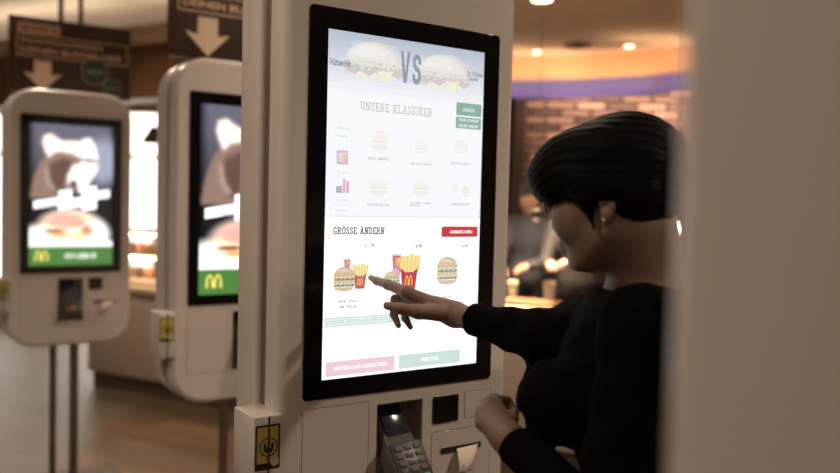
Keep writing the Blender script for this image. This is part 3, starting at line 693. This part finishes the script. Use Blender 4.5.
# cove lamps: warm strip above and blue strip below, standing off the fascia
def area(name, loc, rot, sx, sy, e, col):
    l = bpy.data.lights.new(name, 'AREA'); l.shape = 'RECTANGLE'; l.size = sx; l.size_y = sy; l.energy = e; l.color = col
    o = bpy.data.objects.new(name, l); C.objects.link(o); o.location = loc; o.rotation_euler = rot; return o
mid = CP[12]; dxy = np.array(CP[-1])-np.array(CP[0]); ca = math.atan2(dxy[1], dxy[0])
def aim(o, d): o.rotation_euler = Vector(d).to_track_quat('-Z', 'Y').to_euler()
for nm, off, z, e, col, tz in (('cove_light_warm', -.25, 2.72, 6.5, (1, .50, .20), .55), ('cove_light_blue', -.10, 2.55, 1.4, (.3, .3, 1), .9)):
    for i in (4, 12, 20):
        px_, py_ = CP[i]; o = area(nm, (px_+off*.13, py_+off, z), (0, 0, 0), .95, .04, e/3, col)
        zz = Vector((-.13*.0, 1, tz)).normalized(); xx = Vector((math.cos(ca), math.sin(ca), 0))
        Zx = -zz; Yx = Zx.cross(xx).normalized(); o.rotation_euler = Matrix((xx, Yx, Zx)).transposed().to_euler()
for i in (5, 19):
    o = area('ceiling_fill', (CP[i][0]-.1, CP[i][1]-.35, 2.72), (math.pi, 0, 0), 1.2, .1, 2.6, (1, .62, .34))  # added fill lights that brighten the ceiling before the cove
for s_ in (-1.2, 1.2): o = area('ledge_fill', onc(s_, .25, 2.72), (math.pi, 0, ang), 2.2, .12, 4.2, (1, .86, .72))  # added fill above the bulkhead to lift the left ceiling
# wall washer on the stone wall and counter lamp
o = area('wall_washer', (p0[0]+1.6, 8.75, 2.9), (0, 0, 0), 2.8, .08, 34, (1, .68, .5)); aim(o, (0, .55, -.75))

# ------------------------------------------------------------------ people: implicit bodies turned into one continuous surface
class SDF:
    def __init__(s): s.p = []
    def cap(s, a, b, ra, rb=None, k=.01, sub=False):
        a = np.array(a, float); b = np.array(b, float); rb = ra if rb is None else rb; d = b-a; L = max(d @ d, 1e-12)
        def f(P):
            t = np.clip(((P-a) @ d)/L, 0, 1); return np.linalg.norm(P-a-t[:, None]*d, axis=1)-(ra+t*(rb-ra))
        s.p.append((f, k, sub)); return s
    def ell(s, c, r, R=None, k=.01, sub=False):
        c = np.array(c, float); r = np.array(r, float); R = np.eye(3) if R is None else R     # rows of R: local axes
        def f(P):
            q_ = (P-c) @ R.T; k0 = np.linalg.norm(q_/r, axis=1); k1 = np.linalg.norm(q_/(r*r), axis=1); return k0*(k0-1)/np.maximum(k1, 1e-9)
        s.p.append((f, k, sub)); return s
    def plane(s, p, n, k=.002):   # cut away what lies beyond
        p = np.array(p, float); n = np.array(n, float); n = n/np.linalg.norm(n)
        s.p.append((lambda P: -((P-p) @ n), k, True)); return s
    def ev(s, P, pr=None):
        d = None
        for f, k, sub in (s.p if pr is None else pr):
            e = f(P)
            if d is None: d = e if not sub else np.full(len(P), 1e3); 
            elif sub:
                h = np.clip(.5-.5*(d+e)/k, 0, 1); d = d*(1-h)-e*h+k*h*(1-h)
            else:
                h = np.clip(.5+.5*(e-d)/k, 0, 1); d = e*(1-h)+d*h-k*h*(1-h)
        return d
    def mesh(s, lo, hi, h, noise=None):
        n = 12; B_ = n*h; lo = np.array(lo, float); nb_ = np.ceil((np.array(hi)-lo)/B_).astype(int)
        g = np.stack(np.meshgrid(*[np.arange(k) for k in nb_], indexing='ij'), -1).reshape(-1, 3)
        cen = lo+(g+.5)*B_; hd = B_*.866
        vals = [f(cen) for f, k, sub in s.p]
        d = s.ev(cen); act = np.where(np.abs(d) < hd*1.5+.01)[0]
        I = np.stack(np.meshgrid(*[np.arange(n+1)]*3, indexing='ij'), -1).reshape(-1, 3)
        CI, CP_, EI = [], [], []
        for b in act:
            dmin = min(vals[i][b] for i, (f, k, sub) in enumerate(s.p) if not sub)
            pr = [t for i, t in enumerate(s.p) if (vals[i][b] < dmin+2.4*hd+t[1] if not t[2] else vals[i][b] < hd*1.3+t[1])]
            base = g[b]*n; P = lo+(I+base)*h
            if not [1 for t in pr if not t[2]]: continue
            pr = sorted(pr, key=lambda t: t[2]) if pr[0][2] else pr
            v = s.ev(P, pr)
            if noise is not None: v = v+noise(P)
            F = v.reshape(n+1, n+1, n+1)
            if F.min() > 0 or F.max() < 0: continue
            S = F < 0
            acc = np.zeros((n, n, n, 3)); cnt = np.zeros((n, n, n))
            for ax in range(3):
                sl0 = [slice(None)]*3; sl1 = [slice(None)]*3; sl0[ax] = slice(0, n); sl1[ax] = slice(1, n+1)
                f0, f1 = F[tuple(sl0)], F[tuple(sl1)]; cr = (f0 < 0) != (f1 < 0); t = np.where(cr, f0/np.where(cr, f0-f1, 1), 0)
                o1, o2 = [a_ for a_ in range(3) if a_ != ax]
                for i in (0, 1):
                    for j in (0, 1):
                        c_ = [slice(None)]*3; c_[o1] = slice(i, n+i); c_[o2] = slice(j, n+j); c_ = tuple(c_)
                        m_ = cr[c_]; acc[..., ax] += np.where(m_, t[c_], 0); acc[..., o1] += m_*i; acc[..., o2] += m_*j; cnt += m_
                own = [slice(0, n)]*3; m_ = cr[tuple(own)]; e = np.argwhere(m_)
                if len(e): EI.append(np.column_stack([e+base, np.full(len(e), ax), S[tuple(own)][m_].astype(int)]))
            c = np.argwhere(cnt > 0)
            if len(c): CI.append(c+base); CP_.append(lo+(c+base+acc[cnt > 0]/cnt[cnt > 0][:, None])*h)
        CI = np.concatenate(CI); CP_ = np.concatenate(CP_); EI = np.concatenate(EI)
        D = nb_*n+2; key = lambda a: ((a[:, 0]+1)*D[1]+a[:, 1]+1)*D[2]+a[:, 2]+1
        D = D+2; ks = key(CI); od = np.argsort(ks); ks = ks[od]; CP_ = CP_[od]; fs = []
        for ax in range(3):
            E_ = EI[EI[:, 3] == ax]; o1, o2 = (ax+1) % 3, (ax+2) % 3; q4 = []
            for i, j in ((0, 0), (-1, 0), (-1, -1), (0, -1)):
                c = E_[:, :3].copy(); c[:, o1] += i; c[:, o2] += j; kk = key(c); p_ = np.clip(np.searchsorted(ks, kk), 0, len(ks)-1); q4.append(np.where(ks[p_] == kk, p_, -1))
            q4 = np.stack(q4, 1); ok = (q4 >= 0).all(1); q4 = q4[ok]; fl = E_[ok, 4] == 1
            q4[~fl] = q4[~fl][:, ::-1]; fs.append(q4)
        return CP_, np.concatenate(fs)
def sdf_obj(name, S, lo, hi, h, m, parent, off, noise=None, sm=2):
    v, f = S.mesh(lo, hi, h, noise)
    used = np.unique(f)
    me = bpy.data.meshes.new(name); me.from_pydata((v-np.array(off)).tolist(), [], f.tolist()); me.materials.append(m)
    bm = bmesh.new(); bm.from_mesh(me)
    bmesh.ops.delete(bm, geom=[x for x in bm.verts if not x.link_faces], context='VERTS')
    for _ in range(sm): bmesh.ops.smooth_vert(bm, verts=bm.verts, factor=.5, use_axis_x=True, use_axis_y=True, use_axis_z=True)
    bm.to_mesh(me); bm.free(); me.polygons.foreach_set('use_smooth', [True]*len(me.polygons))
    o = bpy.data.objects.new(name, me); C.objects.link(o); o.parent = parent; return o
def head_frame(fwd_yaw, pitch, roll=0):   # rows: forward, left, up
    f = np.array([math.cos(fwd_yaw), math.sin(fwd_yaw), 0]); l = np.array([-f[1], f[0], 0]); u = np.array([0, 0, 1.])
    f2 = f*math.cos(pitch)-u*math.sin(pitch); u2 = u*math.cos(pitch)+f*math.sin(pitch)
    l2 = l*math.cos(roll)+u2*math.sin(roll); u3 = u2*math.cos(roll)-l*math.sin(roll)
    return np.array([f2, l2, u3])
def add_head(S, c, R, s=1.0):    # c: between the ears at eye height
    X = lambda a, b, d: c+(R[0]*a+R[1]*b+R[2]*d)*s
    S.ell(X(-.015, 0, .028), np.array([.090, .076, .078])*s, R, k=.01)
    S.ell(X(.030, 0, -.018), np.array([.066, .062, .085])*s, R, k=.03)
    S.ell(X(.048, 0, -.072), np.array([.040, .038, .034])*s, R, k=.03)
    S.ell(X(.078, 0, -.098), np.array([.016, .018, .014])*s, R, k=.02)
    for sg in (-1, 1):
        S.ell(X(.060, sg*.043, -.030), np.array([.030, .022, .032])*s, R, k=.03)
        S.cap(X(.0, sg*.054, -.06), X(.06, sg*.026, -.098), .014*s, .011*s, k=.03)
        S.ell(X(.094, sg*.031, .002), np.array([.011, .015, .010])*s, R, k=.008, sub=True)
        S.ell(X(.080, sg*.031, .001), np.array([.0125, .0125, .0125])*s, R, k=.002)
        S.cap(X(.091, sg*.014, .017), X(.080, sg*.046, .019), .006*s, .005*s, k=.008)
        S.ell(X(-.012, sg*.077, -.018), np.array([.015, .006, .026])*s, R, k=.006)
        S.ell(X(-.008, sg*.082, -.016), np.array([.009, .005, .016])*s, R, k=.004, sub=True)
        S.ell(X(-.006, sg*.075, -.041), np.array([.009, .006, .011])*s, R, k=.006)
    S.cap(X(.088, 0, .004), X(.104, 0, -.034), .007*s, .009*s, k=.010)
    for sg in (-1, 1): S.ell(X(.097, sg*.011, -.038), np.array([.009, .007, .006])*s, R, k=.005)
    S.cap(X(.094, -.016, -.064), X(.094, .016, -.064), .0065*s, k=.008); S.cap(X(.092, -.013, -.076), X(.092, .013, -.076), .0075*s, k=.008)
    S.cap(X(.1045, -.017, -.070), X(.1045, .017, -.070), .0022*s, k=.003, sub=True)
    return X
WB = np.array([.42, 1.38, 0])
woman = empty('person', WB, 0, 'woman with short black hair in a black sweater tapping the touch screen', 'person')
# joints
tip = at(368, 277.0, 1.0)-CAMP; tt = ((O-CAMP) @ B)/(tip @ B); tip = CAMP+tip*tt - B*.010
RW = at(455, 314.5, 1.585); RE = at(546, 338, 1.44); RS = np.array([.395, 1.53, 1.300])
LS_ = np.array([.315, 1.15, 1.315]); LE = np.array([.262, 1.13, 1.035]); LW = at(507.5, 438, 1.31)
NBs = np.array([.365, 1.335, 1.345]); HC = at(614, 192, 1.30)
HR = head_frame(math.pi-math.radians(32), math.radians(13), 0)
body = SDF()
# trunk (under the clothes), neck
F_ = np.array([-.98, .2, 0]); Lf = np.array([-.2, -.98, 0]); TR = np.array([F_, Lf, [0, 0, 1]])
body.ell((.350, 1.345, 1.19), (.095, .140, .15), TR); body.ell((.385, 1.36, .98), (.075, .11, .14), TR, k=.03)
body.cap(NBs+[0, 0, -.03], LS_+[.0, .02, -.01], .05, .04, k=.05); body.cap(NBs+[0, 0, -.03], RS+[0, -.02, -.01], .05, .04, k=.05)
nk = HC+HR[0]*(-.030)+HR[2]*(-.06)
body.cap(NBs+[.01, 0, -.02], nk, .057, .050, k=.035)
body.cap(NBs+[.01, 0, -.02], HC+HR[0]*(-.034)+HR[2]*(-.02), .048, .042, k=.03)
HX = add_head(body, HC, HR, 1.0)
# right arm and pointing hand
body.cap(RS, RE, .042, .036, k=.03); body.cap(RE, RW+(RE-RW)*.3, .034, .0235, k=.015); body.cap(RW+(RE-RW)*.3, RW, .0235, .0215, k=.015)
def chain(S, pts, rs, k=.006):
    for i in range(len(pts)-1): S.cap(pts[i], pts[i+1], rs[i], rs[i+1], k=k)
RD = 0.0
iM = at(407, 292.5, 1.585); mM = at(411, 297, 1.615); rM = at(417, 303, 1.635); pM = at(424, 309, 1.645)
body.ell((RW*.45+iM*.30+rM*.25), (.030, .022, .013), np.array([(iM-RW)/np.linalg.norm(iM-RW), np.cross([0, 0, 1.], (iM-RW)/np.linalg.norm(iM-RW)), [0, 0, 1.]]), k=.015)
for m_, r_ in ((iM, .0115), (mM, .0115), (rM, .011), (pM, .0105)): body.cap(RW, m_, .019, r_, k=.012)
body.cap(iM, mM, .011, k=.008); body.cap(mM, rM, .011, k=.008); body.cap(rM, pM, .0105, k=.008)
chain(body, [iM, at(388, 284.6, 1.632), at(377, 281, 1.668), tip], [.0120, .0096, .0082, .0062])
chain(body, [mM, at(395, 299, 1.64), at(393.5, 314, 1.642), at(398.5, 325.5, 1.638)], [.0110, .0088, .0078, .0062], k=.004)
chain(body, [rM, at(405, 304, 1.665), at(405, 318, 1.668), at(410.5, 327, 1.665)], [.0108, .0086, .0076, .0060], k=.004)
chain(body, [pM, at(418, 308, 1.680), at(417, 314, 1.69), at(422, 317, 1.688)], [.0098, .0076, .0066, .0055], k=.004)
chain(body, [at(440, 313, 1.570), at(418, 311.5, 1.552), at(400, 308.5, 1.550), at(387, 305.6, 1.556)], [.0165, .0130, .0098, .0078], k=.008)
# left arm and half-closed hand
body.cap(LS_, LE, .040, .035, k=.03); body.cap(LE, LW+(LE-LW)*.3, .033, .0235, k=.015); body.cap(LW+(LE-LW)*.3, LW, .0235, .0215, k=.015)
lm = [at(494, 401, 1.40), at(488, 405, 1.375), at(484, 413, 1.355), at(483.5, 423, 1.345)]
lp = [at(506, 401, 1.43), at(497, 403, 1.425), at(491, 411, 1.415), at(489, 422, 1.40)]
lt = [at(514, 411, 1.425), at(508, 412, 1.43), at(501, 417, 1.425), at(497, 426, 1.41)]
for i, (m_, r_) in enumerate(zip(lm, (.012, .0125, .012, .011))): body.cap(LW, m_, .0205, r_, k=.014)
for i in range(3): body.cap(lm[i], lm[i+1], .0120, k=.008)
for i in range(4): chain(body, [lm[i], lp[i], lt[i], lt[i]*.6+LW*.4+(lt[i]-lm[i])*.0], [.0118, .0098, .0085, .0070], k=.004)
chain(body, [at(503, 430, 1.325), at(511, 420, 1.355), at(514.5, 412, 1.385)], [.0155, .0115, .0085], k=.008)
sdf_obj('body', body, (-.13, 1.0, .80), (.56, 1.85, 1.72), .0030, M_skin, woman, WB)
# sweater
sw = SDF()
sw.ell((.350, 1.340, 1.20), (.118, .165, .175), TR, k=.02)
sw.ell((.388, 1.350, 1.01), (.108, .145, .16), TR, k=.04); sw.ell((.365, 1.36, .90), (.125, .175, .12), TR, k=.06)
for sgn in (-1, 1): sw.ell(np.array([.355, 1.34, 1.172])+F_*.108+Lf*.078*sgn, (.078, .070, .070), TR, k=.03)
sw.cap(NBs+[.025, 0, -.050], LS_+[.0, .01, -.006], .070, .056, k=.04); sw.cap(NBs+[.025, 0, -.050], RS+[0, -.01, -.006], .068, .052, k=.04)
sw.cap(LS_, LE, .056, .043, k=.03); sw.cap(LE, LW+(LE-LW)*.10, .044, .0305, k=.015)
sw.cap(RS, RE, .056, .045, k=.03); sw.cap(RE, RW, .047, .0255, k=.02)
cL = (LW-LE)/np.linalg.norm(LW-LE); cR = (RW-RE)/np.linalg.norm(RW-RE)
sw.ell(NBs+np.array([-.012, -.005, .045]), (.095, .105, .052), k=.006, sub=True)
def wr(P):
    return .0016*np.sin(P[:, 2]*90+np.sin(P[:, 0]*60)*1.5+P[:, 1]*40)+.0012*np.sin(P[:, 0]*130+P[:, 2]*60)
sw2 = SDF(); sw2.p = list(sw.p)
sw.cap(RW-cR*.003+cR*.028, RW+cR*.14, .045, k=.001, sub=True); sw.cap(LW-cL*.003+cL*.028, LW+cL*.14, .05, k=.001, sub=True)
def cyl_cut(S, p, d, r=.055, L=.12):   # flat-ended cut: removes what lies past p along d within r
    p = np.array(p); d = np.array(d)
    def f(P):
        w_ = P-p; t = w_ @ d; rad = np.linalg.norm(w_-t[:, None]*d, axis=1); return np.maximum(np.maximum(-t, t-L), rad-r)
    S.p.append((f, .001, True))
sw.p = sw.p[:-2]; cyl_cut(sw, RW-cR*.046, cR); cyl_cut(sw, LW-cL*.018, cL)
sdf_obj('sweater', sw, (-.05, .98, .74), (.60, 1.75, 1.45), .0040, M_knit, woman, WB, wr, 1)
# cuffs: ribbed rings at both wrists
for p_, c_, r_ in ((RW-cR*.048, cR, .0300), (LW-cL*.020, cL, .0305)):
    mb = MB(); n = 60; a_ = Vector(c_).orthogonal().normalized(); b_ = Vector(c_).cross(a_); R = []
    for ri, zz in ((r_*.86, .002), (r_*.97, .003), (r_, 0), (r_, -.03), (r_*.9, -.034)):
        R.append([tuple(Vector(p_)+Vector(c_)*zz+(a_*math.cos(2*math.pi*k/n)+b_*math.sin(2*math.pi*k/n))*(ri+(.0007 if k % 2 else 0))) for k in range(n)])
    mb.rings(R, caps=False).build('cuff', M_knit, woman, off=WB)
# trousers and shoes
tr = SDF(); hp = np.array([.37, 1.365, .88])
tr.ell(hp, (.125, .172, .13), TR)
for sgn, (fx, fy) in ((1, (.40, 1.27)), (-1, (.33, 1.46))):
    a1 = hp+Lf*.085*sgn+[0, 0, -.05]; kn = np.array([(a1[0]+fx)/2-.015, (a1[1]+fy)/2, .47]); an = np.array([fx+.02, fy, .09])
    tr.cap(a1, kn, .088, .060, k=.04); tr.cap(kn, an, .060, .046, k=.03)
sdf_obj('trousers', tr, (.10, 1.05, .0), (.62, 1.70, 1.05), .008, M_trous, woman, WB)
for fx, fy in ((.40, 1.27), (.33, 1.46)):
    sh = SDF(); sh.ell((fx+.01, fy, .045), (.045, .036, .045), TR); sh.cap((fx, fy, .035), (fx-.15, fy+.03, .03), .036, .030, k=.02); sh.plane((0, 0, .0), (0, 0, -1))
    sdf_obj('shoe', sh, (fx-.25, fy-.1, -.02), (fx+.1, fy+.15, .12), .006, M_shoe, woman, WB)
# hair: full crown swept down to a low roll at the nape
hr = SDF()
hr.ell(HX(-.012, 0, .040), (.108, .092, .081), HR); hr.ell(HX(.062, .006, .046), (.070, .074, .050), HR, k=.04)
hr.ell(HX(-.058, .0, .014), (.058, .076, .066), HR, k=.03); hr.ell(HX(-.046, .010, -.026), (.042, .058, .040), HR, k=.03)
hr.ell(HX(.076, .030, .020), (.030, .044, .026), HR, k=.02)
hr.cap(HX(.034, .074, .030), HX(.018, .079, -.015), .016, .009, k=.02); hr.cap(HX(.018, .079, -.015), HX(.016, .074, -.055), .008, .004, k=.01)
hr.cap(HX(.01, .076, .018), HX(-.07, .072, -.015), .020, .018, k=.02)
def strands(P):
    w_ = (P-HC) @ HR.T
    th = np.arctan2(w_[:, 1], w_[:, 2]+.02); return .0009*np.sin(th*46+w_[:, 0]*20+3*np.sin(w_[:, 0]*30))+.0016*np.sin(w_[:, 0]*38+th*7)
sdf_obj('hair', hr, HC-.24, HC+.24, .0035, M_hair, woman, WB, strands, 1)
# glasses
gl = MB()
for sg in (-1, 1):
    ctr = [HX(.104-.10*abs(t_)**2*.0, sg*.032, -.004) for t_ in (0,)][0]
    pts = [tuple(ctr+HR[1]*.024*math.cos(a_)*1.0+HR[2]*.019*math.sin(a_)+HR[0]*(-.006*sg*math.cos(a_))) for a_ in [2*math.pi*i/24 for i in range(24)]]
    for i in range(24): gl.cyl(pts[i], pts[(i+1) % 24], .0011, n=6)
    gl.cyl(tuple(HX(.094, sg*.058, .002)), tuple(HX(-.01, sg*.084, .010)), .0011, n=6)
gl.cyl(tuple(HX(.104, -.009, .0)), tuple(HX(.104, .009, .0)), .0011, n=6)
gl.build('glasses', M_glassf, woman, off=WB)
er = MB(); pE = HX(-.004, .0815, -.046)
er.lathe([(.0005, -.0035), (.0028, -.002), (.0035, 0), (.0028, .002), (.0005, .0035)], tuple(pE), n=12).cyl(tuple(pE), tuple(pE-np.array([0, 0, .010])), .0012, n=8)
er.build('earring', M_gold, woman, off=WB)

# ------------------------------------------------------------------ two counter workers, out of focus
def worker(loc, yaw, shirt, hair, label, hands, hh=1.53):
    o = empty('person', (loc[0], loc[1], 0), 0, label, 'person'); L0 = np.array([loc[0], loc[1], 0.])
    f = np.array([math.cos(yaw), math.sin(yaw), 0]); l = np.array([-f[1], f[0], 0]); R = np.array([f, l, [0, 0, 1]])
    P = lambda a, b, z: L0+f*a+l*b+np.array([0, 0, z])
    hc = P(.04, 0, hh); hR = head_frame(yaw, math.radians(18)); b = SDF()
    b.ell(P(0, 0, hh-.33), (.10, .15, .2), R); b.ell(P(0, 0, hh-.58), (.10, .14, .14), R, k=.06); X = add_head(b, hc, hR)
    b.cap(P(-.02, 0, hh-.17), hc+hR[2]*(-.05)-hR[0]*.03, .052, .05, k=.03)
    js = []
    for sg, hd in zip((1, -1), hands):
        s_ = P(-.01, .17*sg, hh-.21); h_ = np.array(hd); e_ = (s_+h_)/2+np.array([0, 0, -.13])+l*.05*sg; js.append((s_, e_, h_))
        b.cap(s_, e_, .042, .036, k=.03); b.cap(e_, h_, .036, .023, k=.02); dd = (h_-e_)/np.linalg.norm(h_-e_); side = np.cross(dd, [0, 0, 1])
        pm = h_+dd*.05; b.cap(h_, pm, .024, .030, k=.02)
        for j in range(4):
            k0 = pm+side*(.022*(j-1.5))*.8+dd*.02; k1 = k0+dd*(.032-.003*abs(j-1.3))+np.array([0, 0, -.008]); k2 = k1+dd*.012+np.array([0, 0, -.026]); b.cap(k0, k1, .0095, .0085, k=.004); b.cap(k1, k2, .0085, .007, k=.004)
        b.cap(h_+dd*.01, h_+dd*.05-side*.035*sg+np.array([0, 0, .01]), .014, .009, k=.008)
    lo = L0-[.5, .5, 0]; hi = L0+[.5, .5, 1.8]; sdf_obj('body', b, lo+[0, 0, .85], hi, .0065, M_skinl, o, L0, sm=1)
    s = SDF(); s.ell(P(0, 0, hh-.34), (.125, .178, .2), R); s.ell(P(0, 0, hh-.60), (.125, .17, .17), R, k=.08)
    for (s_, e_, h_), sg in zip(js, (1, -1)): s.cap(P(0, 0, hh-.21), s_, .07, .062, k=.04); s.cap(s_, e_, .060, .05, k=.03); s.cap(e_, e_+(h_-e_)*.92, .048, .036, k=.02)
    sdf_obj('shirt', s, lo+[0, 0, .7], hi, .012, shirt, o, L0)
    t = SDF(); t.ell(P(0, 0, .88), (.12, .17, .13), R)
    for sg in (1, -1): t.cap(P(0, .09*sg, .82), P(.02, .1*sg, .46), .085, .06, k=.03); t.cap(P(.02, .1*sg, .46), P(0, .1*sg, .05), .06, .05, k=.03)
    sdf_obj('trousers', t, lo, hi-[0, 0, .75], .016, M_trous, o, L0)
    for sg in (1, -1):
        sh = SDF(); sh.cap(P(-.03, .1*sg, .035), P(.13, .1*sg, .03), .04, .034); sh.plane((0, 0, 0), (0, 0, -1)); sdf_obj('shoe', sh, P(0, .1*sg, 0)-.25, P(0, .1*sg, 0)+.25, .012, M_shoe, o, L0)
    h = SDF(); h.ell(X(-.025, 0, .045), (.112, .088, .095), hR); h.ell(X(-.05, 0, -.01), (.07, .085, .09), hR, k=.03)
    h.ell(X(.09, 0, -.03), (.09, .06, .075), hR, k=.02, sub=True)
    sdf_obj('hair', h, hc-.2, hc+.2, .01, hair, o, L0)
    return o
w1 = at(531, 205, 6.7); w2 = at(580, 190, 6.0)
worker(w1, -math.pi/2-.25, mat('slate_shirt', (.06, .065, .085), .8), M_hairb, 'counter worker with brown hair in a slate shirt, seen between kiosk and woman', [w1*[1, 1, 0]+[-.08, -.42, 1.0], w1*[1, 1, 0]+[-.26, -.40, .98]])
h1 = at(556, 268, 5.62); h2 = at(571, 266, 5.50)
worker(w2, -math.pi/2-.35, mat('black_shirt', (.012, .011, .011), .8), M_hairb, 'counter worker in black shirt bending over the counter, head hidden behind the woman', [h2+[.02, .12, .01], h1+[-.02, .12, .01]], 1.52)
# cups and trays on the counter
M_cup = mat('cup_paper', (.75, .62, .48), .6)
def cup(p, r, h, lab, m=M_cup):
    mb = MB().lathe([(.001, 0), (r*.75, 0), (r, h), (r*1.06, h), (r*1.06, h+.006), (r*.9, h+.012), (.001, h+.012)], n=20)
    o = mb.build('paper_cup', m, None); o.location = p; return tag(o, lab, 'cup', 'paper cups on the counter')
def oncp(px, py):
    d = at(px, py, 1)-CAMP; t = (.80-1.48)/d[2]; return CAMP+d*t
for (px, py, r, h, lab) in ((549, 300, .042, .12, 'pale paper cup in front of the black-shirted counter worker'), (512, 296, .04, .10, 'paper cup on the counter next to the edge of the kiosk in use'), (578, 293, .045, .07, 'low paper cup on the counter near the woman\'s chin')):
    p = oncp(px, py); cup((p[0], p[1], .8005), r, h, lab)
p = oncp(528, 303); tb = MB(); slab(tb, -.2, -.14, .2, .14, .03, 0, .015, .003); tb.v = [(x, z, .015-y) for x, y, z in tb.v]
o = tb.build('serving_tray', mat('tray_brown', (.25, .13, .07), .4), None); o.location = (p[0], p[1], .8005); o.rotation_euler.z = ang; tag(o, 'flat brown serving tray lying on the bright counter', 'tray')
pw = oncp(540, 305); o = area('counter_lamp_light', (pw[0]-.1, pw[1]+.1, 2.55), (0, 0, 0), .5, .3, 60, (1, .72, .45)); o.data.spread = math.radians(75)
# ------------------------------------------------------------------ world, camera, output
w = bpy.data.worlds.new('daylight'); bpy.context.scene.world = w; w.use_nodes = True; nt = w.node_tree
bg = nt.nodes['Background']; sky = nt.nodes.new('ShaderNodeTexSky'); sky.sky_type = 'HOSEK_WILKIE'; sky.turbidity = 6; sky.sun_direction = (.3, -.6, .7)
mx = nt.nodes.new('ShaderNodeMix'); mx.data_type = 'RGBA'; mx.inputs[0].default_value = .85; nt.links.new(sky.outputs[0], mx.inputs[6]); mx.inputs[7].default_value = (1, .93, .82, 1)
nt.links.new(mx.outputs[2], bg.inputs[0]); bg.inputs[1].default_value = 3.5
cam = bpy.data.cameras.new('camera'); co = bpy.data.objects.new('camera', cam); C.objects.link(co)
cam.sensor_width = 36; cam.lens = FPX/840*36; cam.clip_start = .02; cam.clip_end = 60
ax = [MW @ np.array(v) for v in ((1, 0, 0), (0, -1, 0), (0, 0, -1))]
Mx = Matrix([[ax[j][i] for j in range(3)] for i in range(3)]).to_4x4(); Mx.translation = Vector(CAMP); co.matrix_world = Mx
cam.dof.use_dof = True; cam.dof.focus_distance = 1.60; cam.dof.aperture_fstop = 2.0
sc = bpy.context.scene; sc.camera = co
sc.view_settings.view_transform = 'Standard'; sc.view_settings.look = 'None'; sc.view_settings.exposure = 0; sc.view_settings.gamma = 1; sc.view_settings.use_curve_mapping = False
sc.cycles.use_denoising = True; sc.cycles.max_bounces = 8; sc.cycles.sample_clamp_indirect = 4
try: sc.cycles.denoiser = 'OPENIMAGEDENOISE'
except Exception: pass
